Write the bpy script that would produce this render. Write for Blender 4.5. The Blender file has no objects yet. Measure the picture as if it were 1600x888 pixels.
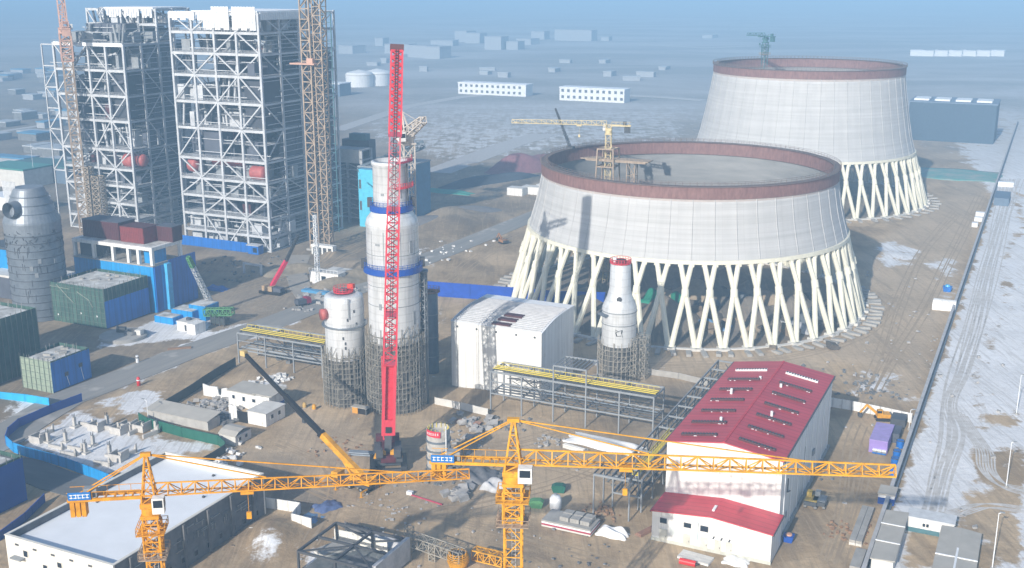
import bpy, bmesh, math, random
import numpy as np
from mathutils import Vector as V3, Matrix
random.seed(7)
sc = bpy.context.scene
col = sc.collection
R = math.radians
# ------------------------------------------------------------------ camera, light, sky
F, CH = 1750.0, 110.0
PITCH = math.atan(472 / F)
cp, sp = math.cos(PITCH), math.sin(PITCH)
TH = R(-25.5)                                   # bearing of the site grid
cam = bpy.data.cameras.new('camera'); camo = bpy.data.objects.new('camera', cam); col.objects.link(camo)
camo.location = (0, 0, CH); camo.rotation_euler = (R(90) - PITCH, 0, 0)
cam.sensor_width = 36; cam.lens = 36 * F / 1600; cam.clip_start = 1; cam.clip_end = 30000
sc.camera = camo
SUN_EL, SUN_DIR = R(26), R(62.5)                # light travels towards SUN_DIR on the ground
w = bpy.data.worlds.new('World'); sc.world = w; w.use_nodes = True
nt = w.node_tree
sky = nt.nodes.new('ShaderNodeTexSky'); sky.sky_type = 'NISHITA'; sky.sun_disc = False
sky.sun_elevation = SUN_EL; sky.sun_rotation = R(210); sky.altitude = 300; sky.air_density = 1.0; sky.dust_density = 1.5; sky.ozone_density = 1.5
bg = nt.nodes['Background']; nt.links.new(sky.outputs[0], bg.inputs[0]); bg.inputs[1].default_value = 0.13
sun = bpy.data.lights.new('sun', 'SUN'); sun.energy = 5.0; sun.angle = R(0.6); sun.color = (1, 0.93, 0.83)
suno = bpy.data.objects.new('sun', sun); col.objects.link(suno)
d = V3((math.cos(SUN_DIR) * math.cos(SUN_EL), math.sin(SUN_DIR) * math.cos(SUN_EL), -math.sin(SUN_EL)))
suno.rotation_euler = d.to_track_quat('-Z', 'Y').to_euler(); suno.location = (-100, -100, 200)
vs = sc.view_settings; vs.view_transform = 'Standard'; vs.look = 'None'; vs.exposure = 0.28; vs.gamma = 1; vs.use_curve_mapping = False
sc.cycles.use_denoising = True; sc.cycles.max_bounces = 5; sc.cycles.diffuse_bounces = 3; sc.cycles.volume_bounces = 0
# ------------------------------------------------------------------ helpers
def P(px, py, z=0.):                            # place on the plane z seen at a picture position
    u = (px - 800) / F; v = (444 - py) / F
    dy = cp + v * sp; dz = -sp + v * cp; t = (z - CH) / dz
    return (u * t, dy * t)
def W2S(x, y): return (x * math.cos(TH) + y * math.sin(TH), -x * math.sin(TH) + y * math.cos(TH))
def S2W(a, b): return (a * math.cos(TH) - b * math.sin(TH), a * math.sin(TH) + b * math.cos(TH))
def S(px, py, z=0.): return W2S(*P(px, py, z))
def ZP(a, b, py):                               # height of a point over (a, b) at a picture row
    y = S2W(a, b)[1]; v = (444 - py) / F
    return CH + (-sp + v * cp) * y / (cp + v * sp)
def tag(o, label=None, cat=None, group=None, kind=None):
    if label: o['label'] = label
    if cat: o['category'] = cat
    if group: o['group'] = group
    if kind: o['kind'] = kind
    return o
def thing(name, label, cat, a, b, z=0., rot=0., group=None):
    o = bpy.data.objects.new(name, None); col.objects.link(o)
    x, y = S2W(a, b); o.location = (x, y, z); o.rotation_euler = (0, 0, TH + rot); o.empty_display_size = .5
    return tag(o, label, cat, group)
def copy_tree(o, parent=None):
    n = o.copy(); col.objects.link(n)
    if parent: n.parent = parent
    for ch in list(o.children): copy_tree(ch, n)
    return n
class MB:
    def __init__(s): s.v = []; s.f = []; s.m = []; s.uv = None; s.mi = 0
    def add(s, vs, fs):
        n = len(s.v); s.v += [tuple(q) for q in vs]
        for f in fs: s.f.append(tuple(i + n for i in f)); s.m.append(s.mi)
        return s
    def box(s, x0, x1, y0, y1, z0, z1):
        return s.add([(x0,y0,z0),(x1,y0,z0),(x1,y1,z0),(x0,y1,z0),(x0,y0,z1),(x1,y0,z1),(x1,y1,z1),(x0,y1,z1)],
            [(3,2,1,0),(4,5,6,7),(0,1,5,4),(1,2,6,5),(2,3,7,6),(3,0,4,7)])
    def cbox(s, cx, cy, cz, sx, sy, sz, rz=0., ry=0.):
        m = Matrix.Translation((cx, cy, cz)) @ Matrix.Rotation(rz, 4, 'Z') @ Matrix.Rotation(ry, 4, 'Y')
        q = [m @ V3((i * sx / 2, j * sy / 2, k * sz / 2)) for k in (-1, 1) for i, j in ((-1,-1),(1,-1),(1,1),(-1,1))]
        return s.add(q, [(3,2,1,0),(4,5,6,7),(0,1,5,4),(1,2,6,5),(2,3,7,6),(3,0,4,7)])
    def beam(s, p, q, wd, h=None, cap=True, up=None):
        p = V3(p); q = V3(q); dd = q - p
        if dd.length < 1e-6: return s
        dd.normalize(); h = h or wd
        u = V3(up) if up else (V3((0,0,1)) if abs(dd.z) < .95 else V3((0,1,0)))
        a = dd.cross(u).normalized() * wd / 2; b = a.cross(dd).normalized() * h / 2
        vs = [p-a-b, p+a-b, p+a+b, p-a+b, q-a-b, q+a-b, q+a+b, q-a+b]
        fs = [(0,1,5,4),(1,2,6,5),(2,3,7,6),(3,0,4,7)]
        if cap: fs += [(3,2,1,0),(4,5,6,7)]
        return s.add(vs, fs)
    def tube(s, p, q, r0, r1=None, n=10, cap=True):
        p = V3(p); q = V3(q); r1 = r0 if r1 is None else r1
        dd = (q - p).normalized(); u = V3((0,0,1)) if abs(dd.z) < .95 else V3((0,1,0))
        a = dd.cross(u).normalized(); b = a.cross(dd).normalized()
        vs = []
        for c, r in ((p, r0), (q, r1)):
            for i in range(n):
                t = 2 * math.pi * i / n; vs.append(c + a * (r * math.cos(t)) + b * (r * math.sin(t)))
        fs = [(i, n + i, n + (i + 1) % n, (i + 1) % n) for i in range(n)]
        if cap: fs += [tuple(range(n)), tuple(range(2*n-1, n-1, -1))]
        return s.add(vs, fs)
    def lathe(s, prof, n=48, cx=0., cy=0., cap=True, a0=0.):
        vs = []
        for r, z in prof:
            for i in range(n):
                t = 2 * math.pi * i / n + a0; vs.append((cx + r * math.cos(t), cy + r * math.sin(t), z))
        fs = []
        for k in range(len(prof) - 1):
            for i in range(n):
                j = (i + 1) % n; fs.append((k*n+i, k*n+j, (k+1)*n+j, (k+1)*n+i))
        if cap:
            fs.append(tuple(range(n-1, -1, -1))); L = (len(prof)-1)*n; fs.append(tuple(range(L, L+n)))
        return s.add(vs, fs)
    def prism(s, poly, z0, z1):
        n = len(poly)
        ar = sum(poly[i][0]*poly[(i+1)%n][1]-poly[(i+1)%n][0]*poly[i][1] for i in range(n))
        if ar < 0: poly = poly[::-1]
        vs = [(x, y, z0) for x, y in poly] + [(x, y, z1) for x, y in poly]
        return s.add(vs, [tuple(range(n-1,-1,-1)), tuple(range(n, 2*n))] + [(i, (i+1)%n, n+(i+1)%n, n+i) for i in range(n)])
    def xz(s, poly, y0, y1):                    # profile in x-z extruded along y
        n = len(poly)
        vs = [(x, y0, z) for x, z in poly] + [(x, y1, z) for x, z in poly]
        return s.add(vs, [tuple(range(n)), tuple(range(2*n-1, n-1, -1))] + [(i, n+i, n+(i+1)%n, (i+1)%n) for i in range(n)])
    def yz(s, poly, x0, x1):
        n = len(poly)
        vs = [(x0, y, z) for y, z in poly] + [(x1, y, z) for y, z in poly]
        return s.add(vs, [tuple(range(n-1,-1,-1)), tuple(range(n, 2*n))] + [(i, (i+1)%n, n+(i+1)%n, n+i) for i in range(n)])
    def lattice(s, p, q, w0, w1, n, rc, rd, h0=None, h1=None, tri=False, up=(0,0,1), rings=True, xs=False):
        p = V3(p); q = V3(q); dd = (q - p).normalized()
        u = V3(up) if abs(dd.dot(V3(up))) < .98 else V3((0,1,0))
        a = dd.cross(u).normalized(); b = a.cross(dd).normalized()
        h0 = h0 or w0; h1 = h1 or w1
        def corners(t):
            c = p.lerp(q, t); ww = (w0 + (w1-w0)*t)/2; hh = (h0 + (h1-h0)*t)
            if tri: return [c - a*ww, c + a*ww, c + b*hh]
            return [c - a*ww - b*hh/2, c + a*ww - b*hh/2, c + a*ww + b*hh/2, c - a*ww + b*hh/2]
        C = [corners(i / n) for i in range(n + 1)]; k = len(C[0])
        for j in range(k): s.beam(C[0][j], C[n][j], rc)
        for i in range(n):
            for j in range(k):
                j2 = (j + 1) % k
                if rings: s.beam(C[i][j], C[i][j2], rd, cap=False)
                if (i + j) % 2 or xs: s.beam(C[i][j], C[i+1][j2], rd, cap=False)
                if not (i + j) % 2 or xs: s.beam(C[i][j2], C[i+1][j], rd, cap=False)
        for j in range(k): s.beam(C[n][j], C[n][(j+1) % k], rd)
        return s
    def build(s, name, mats, parent=None, smooth=False, uv=None):
        me = bpy.data.meshes.new(name); me.from_pydata(s.v, [], s.f)
        if not isinstance(mats, (list, tuple)): mats = [mats]
        for m in mats: me.materials.append(m)
        if len(mats) > 1: me.polygons.foreach_set('material_index', s.m)
        if smooth: me.polygons.foreach_set('use_smooth', [True] * len(me.polygons))
        if uv:
            L = me.uv_layers.new(name='uv'); me.update()
            for pl in me.polygons:
                us = [uv(me.vertices[vi].co) for vi in pl.vertices]
                mx = max(q[0] for q in us); per = uv.period
                for li, q in zip(pl.loop_indices, us):
                    L.data[li].uv = (q[0] + (per if mx - q[0] > per/2 else 0), q[1])
        me.update()
        o = bpy.data.objects.new(name, me); col.objects.link(o)
        if parent: o.parent = parent
        return o
def solo(mb, name, mats, label, cat, a, b, z=0., rot=0., group=None, smooth=False, kind=None):
    o = mb.build(name, mats, smooth=smooth)
    x, y = S2W(a, b); o.location = (x, y, z); o.rotation_euler = (0, 0, TH + rot)
    return tag(o, label, cat, group, kind)
# ------------------------------------------------------------------ materials
MATS = {}
def M(name, c, rough=.7, metal=0., var=.18, scale=.6, c2=None, bump=0., detail=6., stretch=None, spots=None, ribs=None, streak=0.):
    if name in MATS: return MATS[name]
    m = bpy.data.materials.new(name); m.use_nodes = True; t = m.node_tree; N = t.nodes; L = t.links
    b = N['Principled BSDF']; b.inputs['Roughness'].default_value = rough; b.inputs['Metallic'].default_value = metal
    tc = N.new('ShaderNodeTexCoord'); src = tc.outputs['Object']
    if stretch:
        mp = N.new('ShaderNodeMapping'); mp.inputs['Scale'].default_value = stretch; L.new(src, mp.inputs[0]); src = mp.outputs[0]
    n = N.new('ShaderNodeTexNoise'); n.inputs['Scale'].default_value = scale; n.inputs['Detail'].default_value = detail; n.inputs['Roughness'].default_value = .62
    L.new(src, n.inputs['Vector'])
    r = N.new('ShaderNodeValToRGB'); r.color_ramp.elements[0].position = .3; r.color_ramp.elements[1].position = .7
    if c2 is None: c2 = tuple(min(1, x * (1 + var * .6)) for x in c); c1 = tuple(x * (1 - var) for x in c)
    else: c1 = c
    r.color_ramp.elements[0].color = (*c1, 1); r.color_ramp.elements[1].color = (*c2, 1)
    L.new(n.outputs['Fac'], r.inputs[0]); out = r.outputs[0]
    if spots:                                   # (colour, scale, threshold)
        n2 = N.new('ShaderNodeTexNoise'); n2.inputs['Scale'].default_value = spots[1]; n2.inputs['Detail'].default_value = 5; L.new(tc.outputs['Object'], n2.inputs['Vector'])
        r2 = N.new('ShaderNodeValToRGB'); r2.color_ramp.elements[0].position = spots[2]; r2.color_ramp.elements[1].position = spots[2] + .07
        L.new(n2.outputs['Fac'], r2.inputs[0])
        mx = N.new('ShaderNodeMix'); mx.data_type = 'RGBA'; L.new(r2.outputs[0], mx.inputs[0]); L.new(out, mx.inputs[6]); mx.inputs[7].default_value = (*spots[0], 1); out = mx.outputs[2]
    def mul(out, fac, lo, hi, p0, p1):
        r3 = N.new('ShaderNodeValToRGB'); r3.color_ramp.elements[0].position = p0; r3.color_ramp.elements[1].position = p1
        r3.color_ramp.elements[0].color = (lo, lo, lo, 1); r3.color_ramp.elements[1].color = (hi, hi, hi, 1); L.new(fac, r3.inputs[0])
        x = N.new('ShaderNodeMix'); x.data_type = 'RGBA'; x.blend_type = 'MULTIPLY'; x.inputs[0].default_value = 1; L.new(out, x.inputs[6]); L.new(r3.outputs[0], x.inputs[7]); return x.outputs[2]
    if ribs:                                    # ((x, y, z) scale, darkest value): sheet seams
        mp = N.new('ShaderNodeMapping'); mp.inputs['Scale'].default_value = ribs[0]; L.new(tc.outputs['Object'], mp.inputs[0])
        wv = N.new('ShaderNodeTexWave'); wv.bands_direction = 'DIAGONAL'; wv.inputs['Scale'].default_value = .5; wv.inputs['Distortion'].default_value = 0; L.new(mp.outputs[0], wv.inputs['Vector']); out = mul(out, wv.outputs['Fac'], ribs[1], 1, .0, .12)
    if streak:                                  # rain and dust streaks down the walls
        mp = N.new('ShaderNodeMapping'); mp.inputs['Scale'].default_value = (.9, .9, .07); L.new(tc.outputs['Object'], mp.inputs[0])
        n4 = N.new('ShaderNodeTexNoise'); n4.inputs['Scale'].default_value = 1; n4.inputs['Detail'].default_value = 7; n4.inputs['Roughness'].default_value = .65; L.new(mp.outputs[0], n4.inputs['Vector']); out = mul(out, n4.outputs['Fac'], 1 - streak, 1, .34, .56)
    L.new(out, b.inputs['Base Color'])
    if bump:
        bp = N.new('ShaderNodeBump'); bp.inputs['Strength'].default_value = bump; bp.inputs['Distance'].default_value = .3; L.new(n.outputs['Fac'], bp.inputs['Height']); L.new(bp.outputs[0], b.inputs['Normal'])
    MATS[name] = m; return m
yellow = M('crane_yellow', (.72, .35, .015), .5, var=.35, scale=.5, spots=((.42, .20, .03), .9, .62))
yellow2 = M('crane_orange', (.70, .31, .012), .5, var=.35, scale=.5, spots=((.38, .17, .03), .9, .62))
beige = M('crane_beige', (.38, .29, .21), .65, var=.3)
salmon = M('crane_salmon', (.56, .34, .26), .6)
red = M('crane_red', (.62, .035, .06), .45)
white = M('white_paint', (.80, .80, .78), .5, var=.07, scale=.15, spots=((.70, .69, .66), .35, .66), ribs=((.55, .55, 0), .86), streak=.16)
whitem = M('white_metal', (.78, .80, .82), .4, var=.08)
steelw = M('white_steel', (.52, .54, .57), .5, var=.25, scale=.25)
grey = M('grey_steel', (.26, .28, .30), .5)
dark = M('dark_steel', (.07, .075, .085), .5)
black = M('black_paint', (.02, .02, .022), .4)
redroof = M('red_roof', (.50, .06, .08), .5, var=.2, scale=.15, stretch=(.3, 2, 1), spots=((.50, .09, .10), .25, .62), ribs=((0, .7, 0), .72))
redroof2 = M('red_roof_small', (.56, .045, .065), .5, var=.18, scale=.3, ribs=((0, .7, 0), .78))
blue = M('blue_panel', (.010, .15, .55), .4, var=.15, scale=.2, streak=.25, ribs=((.5, .5, 0), .82))
blue2 = M('sky_blue_panel', (.015, .30, .70), .4, var=.15, scale=.2, streak=.25, ribs=((.5, .5, 0), .82))
navy = M('navy_panel', (.01, .07, .36), .45, var=.15, scale=.2)
conc = M('concrete', (.36, .35, .33), .85, var=.2, scale=.5)
concw = M('pale_concrete', (.62, .61, .58), .8, var=.16, scale=.4)
concd = M('dark_concrete', (.18, .185, .19), .85, var=.3, scale=.5, spots=((.12, .12, .125), .4, .55))
snow = M('snow', (.80, .83, .87), .6, var=.06, scale=.2)
snowd = M('dirty_snow', (.68, .70, .72), .7, c2=(.86, .88, .90), scale=.4, spots=((.42, .36, .29), .25, .62), bump=.3)
dirt = M('earth', (.26, .205, .15), .95, var=.25, scale=.3, bump=.4)
dirtd = M('dark_earth', (.11, .095, .08), .95, var=.35, scale=.2, bump=.5)
rock = M('broken_rock', (.36, .35, .34), .9, var=.3, scale=.8)
net = M('green_net', (.03, .085, .07), .8, c2=(.075, .15, .12), scale=.35, spots=((.18, .26, .19), .5, .68), streak=.35)
netp = M('pale_green_net', (.20, .27, .21), .8, c2=(.34, .40, .31), scale=.5, stretch=(1, 1, 3))
tarpg = M('green_tarp', (.02, .24, .15), .6)
greens = M('green_sheet', (.015, .12, .08), .5)
cream = M('cream_concrete', (.74, .72, .60), .7, var=.1, scale=.4)
alum = M('aluminium_clad', (.70, .72, .74), .40, .25, var=.10, scale=.3, streak=.2, ribs=((0, 0, .6), .88))
alumd = M('dull_clad', (.17, .20, .24), .45, .25, var=.22, scale=.5)
scaff = M('scaffold_tube', (.25, .235, .205), .65, var=.4, scale=.6)
scaffy = M('scaffold_pale', (.34, .315, .27), .7, var=.4, scale=.6)
rust = M('red_oxide', (.20, .035, .035), .6, var=.25)
rustd = M('dark_oxide', (.085, .025, .03), .6, var=.25)
drumm = M('drum_red', (.42, .10, .09), .55, var=.25)
glass = M('window_glass', (.02, .03, .045), .12)
slate = M('slate_panel', (.09, .10, .13), .7, var=.3, scale=.15)
grate = M('floor_grating', (.25, .26, .28), .8, c2=(.50, .52, .55), scale=.4)
brown = M('formwork_brown', (.15, .075, .068), .75, c2=(.26, .145, .13), scale=1.2, stretch=(1, 1, .3))
pinkc = M('fresh_concrete', (.46, .41, .39), .85, var=.12, scale=.4)
purple = M('purple_paint', (.30, .22, .55), .5, var=.1)
yrail = M('yellow_rail', (.72, .58, .08), .5)
bluep = M('blue_sign', (.02, .17, .50), .4)
greenp = M('green_machine', (.09, .26, .11), .5)
tan = M('tan_roof', (.42, .40, .36), .85, var=.12, scale=.3)
wood = M('timber', (.28, .17, .10), .8)
tarpw = M('white_tarp', (.72, .73, .74), .6, c2=(.86, .86, .85), scale=.5, bump=.5)
tarpb = M('blue_tarp', (.10, .14, .28), .6, var=.4, scale=1.2)
farw = M('far_white_wall', (.74, .76, .78), .7, var=.1)
teal = M('teal_steel', (.07, .17, .20), .6)
asphalt = None
# ------------------------------------------------------------------ haze
hz = bpy.data.materials.new('haze_air'); hz.use_nodes = True; t = hz.node_tree; t.nodes.clear()
pv = t.nodes.new('ShaderNodeVolumePrincipled'); ot = t.nodes.new('ShaderNodeOutputMaterial'); t.links.new(pv.outputs[0], ot.inputs['Volume'])
pv.inputs['Density'].default_value = .00062; pv.inputs['Color'].default_value = (.40, .68, 1.0, 1); pv.inputs['Anisotropy'].default_value = -.12
o = MB().box(-7000, 7000, -300, 12500, -4, 150).build('haze', hz); tag(o, kind='stuff')
# ------------------------------------------------------------------ ground
def axis(lo, hi, f0, f1, st, g=1.18):
    c = list(np.arange(f0, f1 + .1, st)); s_ = st; x = f1
    while x < hi: s_ *= g; x = min(hi, x + s_); c.append(x)
    s_ = st; x = f0
    while x > lo: s_ *= g; x = max(lo, x - s_); c.insert(0, x)
    return np.array(c)
gx = axis(-6500, 6500, -190, 330, 1.6); gy = axis(-200, 12000, 150, 560, 1.6, 1.09)
X, Y = np.meshgrid(gx, gy)
Aa = X * math.cos(TH) + Y * math.sin(TH); Bb = -X * math.sin(TH) + Y * math.cos(TH)
yy = np.maximum(Y, 60.)
dep = yy * cp + CH * sp; PXs = 800 + F * X / dep; PYs = 444 - F * (yy * sp - CH * cp) / dep
def inside(poly, px=None, py=None):
    px = PXs if px is None else px; py = PYs if py is None else py
    r = np.zeros(px.shape, bool); n = len(poly)
    for i in range(n):
        x0, y0 = poly[i]; x1, y1 = poly[(i + 1) % n]
        if y0 == y1: continue
        c = ((py < y0) != (py < y1)) & (px < (x1 - x0) * (py - y0) / (y1 - y0) + x0); r ^= c
    return r.astype(float)
def blur(m, k):
    for _ in range(k):
        q = np.pad(m, 1, mode='edge'); m = (q[:-2,1:-1] + q[2:,1:-1] + q[1:-1,:-2] + q[1:-1,2:] + q[1:-1,1:-1]) / 5
    return m
def rect(a0, a1, b0, b1): return ((Aa > a0) & (Aa < a1) & (Bb > b0) & (Bb < b1)).astype(float)
SN = np.full(X.shape, .20); DK = np.full(X.shape, .0); SAND = np.zeros(X.shape)
far = np.clip((Y - 560) / 350, 0, 1); SN = SN * (1 - far) + .40 * far; DK += .30 * far
leftland = rect(-2000, -229, 0, 3000); DK = np.maximum(DK, leftland * .55)
DK = np.maximum(DK, rect(-229, -150, 300, 520) * .15)
SN = np.where(rect(-20.5, 60, 100, 1400) > 0, .98, SN)
def setp(arr, poly, val, k=1.0):
    m = inside(poly); arr[:] = arr * (1 - m * k) + val * m * k
for poly, v in (
    ([(150,612),(200,575),(330,520),(480,478),(520,478),(430,520),(300,560),(240,590),(175,612)], .80),
    ([(150,545),(200,540),(330,525),(330,495),(240,500),(160,525)], .80),
    ([(20,695),(120,640),(300,700),(180,745)], .80), ([(140,632),(200,612),(262,610),(240,645),(190,650)], .72),
    ([(240,690),(320,685),(350,705),(280,712)], .7), ([(0,610),(90,635),(60,652),(0,690)], .62),
    ([(350,888),(420,830),(470,850),(505,860),(545,838),(520,888)], .56),
    ([(1365,385),(1395,375),(1440,392),(1425,415),(1380,418)], .72), ([(1440,410),(1500,395),(1490,470),(1465,470),(1480,440)], .6),
    ([(1300,585),(1370,575),(1440,590),(1430,640),(1330,622)], .47), ([(680,560),(720,480),(640,470)], .35),
    ([(640,390),(745,375),(720,395),(650,430)], .5), ([(920,545),(1110,560),(1000,600),(930,600)], .36),
    ([(540,270),(800,250),(840,330),(700,330),(560,360)], .30),
    ([(0,150),(120,150),(100,300),(0,300)], .5), ([(1500,225),(1600,200),(1600,330),(1560,330)], .86),
    ([(545,205),(800,175),(1060,180),(1060,215),(700,250)], .60),([(530,150),(1090,150),(1090,180),(640,190)], .56),
    ([(395,585),(450,580),(450,605),(400,605)], .66)): setp(SN, poly, v)
for poly in ([(1520,720),(1600,690),(1600,790),(1560,770)], [(1540,785),(1600,770),(1600,888),(1500,888),(1480,850)],
             [(1418,830),(1480,820),(1500,888),(1400,888)], [(1545,650),(1600,640),(1600,665),(1570,670)]): setp(SN, poly, .30)
TRK = np.exp(-((Aa + 7.5 + 2.2 * np.sin(Bb / 24.) + np.where(Bb < 262, (262 - Bb) * .05, 0)) / 2.1) ** 2) * rect(-20, 40, 215, 700)
SN -= .50 * TRK
TR2 = np.exp(-((Aa - 4 - (Bb - 268) * .28) / 1.6) ** 2) * rect(-12, 40, 225, 300); SN -= .40 * TR2
for poly, v in (([(290,380),(520,360),(600,360),(580,420),(480,480),(300,500)], .62), ([(660,300),(830,300),(800,330),(680,390)], .45),
    ([(690,580),(880,600),(1040,640),(1010,680),(760,640),(680,625)], .15), ([(430,750),(560,770),(500,800),(430,790)], .75),
    ([(960,620),(1100,590),(1130,570),(1040,690),(960,780)], .5), ([(350,690),(480,710),(480,745),(400,745)], .45),
    ([(0,690),(60,655),(330,560),(0,600)], .55)): setp(DK, poly, v)
T1 = (62., 392.); T2 = (153., 588.)
for (cx, cy) in (T1, T2):
    rr = np.hypot(X - cx, Y - cy); DK = np.maximum(DK, np.clip((64 - rr) / 6, 0, 1) * .95); SN = np.where(rr < 66, .1, SN)
SAND += .85 * inside([(900,560),(1100,558),(1300,540),(1370,480),(1340,400),(1440,335),(1580,210),(1500,430),(1430,640),(1310,580),(1120,575),(1000,600)]) * (1 - inside([(1290,560),(1370,575),(1400,600),(1350,625),(1290,610)]))
SAND += .6 * inside([(600,740),(800,640),(900,690),(960,740),(880,790),(640,800)]) + .6 * inside([(430,640),(560,660),(580,740),(440,720)])
SAND += inside([(330,440),(470,450),(560,440),(440,500),(330,520)]) * .8
FARM = np.clip((Y - 620) / 420, 0, 1)
lf = blur(inside([(-400, 70), (260, 92), (500, 135), (540, 215), (505, 330), (-400, 345)]), 14); lf = blur(np.where(X < -1400, 1, lf), 2)
SN = SN * (1 - lf) + .16 * lf; DK = DK * (1 - lf) + .95 * lf; FARM = FARM * (1 - .8 * lf)  # left far ground darkened in colour to imitate the shade of the haze
SN = blur(np.clip(SN, 0, 1), 3); DK = blur(DK, 5); SAND = blur(SAND, 4)
rng = np.random.RandomState(3)
Zg = np.zeros(X.shape)
def bump_(px, py, r, h, el=1.):
    global Zg
    x, y = P(px, py); Zg = Zg + h * np.exp(-(((X - x) / r) ** 2 + ((Y - y) / (r * el)) ** 2))
for _ in range(26):                             # spoil heaped inside the two tower rings
    for cx, cy in (T1, T2):
        a_ = rng.rand() * 6.28; q = math.sqrt(rng.rand()) * 44; r_ = 4 + rng.rand() * 7
        Zg += (1.5 + rng.rand() * 4.5) * np.exp(-((X - cx - q * math.cos(a_)) ** 2 + (Y - cy - q * math.sin(a_)) ** 2) / r_ ** 2)
bump_(430, 832, 5, 2.0); bump_(415, 850, 4, 1.6); bump_(700, 345, 16, 4, 2.); bump_(640, 330, 14, 3); bump_(520, 400, 5, 2.); bump_(745, 620, 6, 1.0); bump_(1395, 398, 7, .8)
bump_(470, 430, 6, 1.6); bump_(505, 455, 6, 2.0); bump_(560, 415, 7, 2)
gr = np.zeros(X.shape)
for _ in range(60):
    fx, fy, ph = rng.randn() * .12, rng.randn() * .12, rng.rand() * 6.28; gr += np.sin(fx * X + fy * Y + ph) / 60 ** .5
Zg = Zg + gr * .13 * ((Y < 700) & (Y > 100))
ROADS = [S(*p) for p in ((-120, 745), (-60, 716), (0, 688), (50, 655), (100, 625), (155, 604), (210, 583), (300, 548), (430, 503), (520, 468), (600, 430), (700, 392), (850, 331))]
SIDER = [S(*p) for p in ((-110, 770), (-20, 722), (30, 728), (90, 752), (165, 772))]
SERVR = [(-226.5, 312), (-245, 330), (-262, 350), (-275, 372)]
rd_ = np.full(X.shape, 1e9)
for pl_ in (ROADS, SIDER, SERVR):
    for (a0_, b0_), (a1_, b1_) in zip(pl_[:-1], pl_[1:]):
        L2 = (a1_ - a0_) ** 2 + (b1_ - b0_) ** 2; tt_ = np.clip(((Aa - a0_) * (a1_ - a0_) + (Bb - b0_) * (b1_ - b0_)) / L2, 0, 1)
        rd_ = np.minimum(rd_, np.hypot(Aa - a0_ - tt_ * (a1_ - a0_), Bb - b0_ - tt_ * (b1_ - b0_)))
flat = np.maximum((rd_ < 9).astype(float), rect(-68, -36, 195, 268)); flat = np.maximum(flat, rect(-300, -230, 200, 300))
Zg = np.where(flat > 0, np.minimum(Zg, 0) * .2 - .03, Zg)
ny_, nx_ = X.shape
me = bpy.data.meshes.new('ground'); nv = nx_ * ny_
co = np.stack([X, Y, Zg], -1).reshape(-1, 3)
idx = np.arange(nv).reshape(ny_, nx_)
q = np.stack([idx[:-1,:-1], idx[:-1,1:], idx[1:,1:], idx[1:,:-1]], -1).reshape(-1, 4)
me.vertices.add(nv); me.vertices.foreach_set('co', co.ravel().astype(np.float32))
me.loops.add(q.size); me.loops.foreach_set('vertex_index', q.ravel().astype(np.int32))
me.polygons.add(len(q)); me.polygons.foreach_set('loop_start', np.arange(0, q.size, 4, dtype=np.int32))
me.update(calc_edges=True); me.polygons.foreach_set('use_smooth', np.ones(len(q), bool))
at = me.color_attributes.new('mask', 'FLOAT_COLOR', 'POINT')
at.data.foreach_set('color', np.stack([SN, np.clip(DK, 0, 1), np.clip(SAND, 0, 1), np.ones_like(SN)], -1).ravel().astype(np.float32))
af_ = me.attributes.new('far', 'FLOAT', 'POINT'); af_.data.foreach_set('value', FARM.ravel().astype(np.float32))
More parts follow.
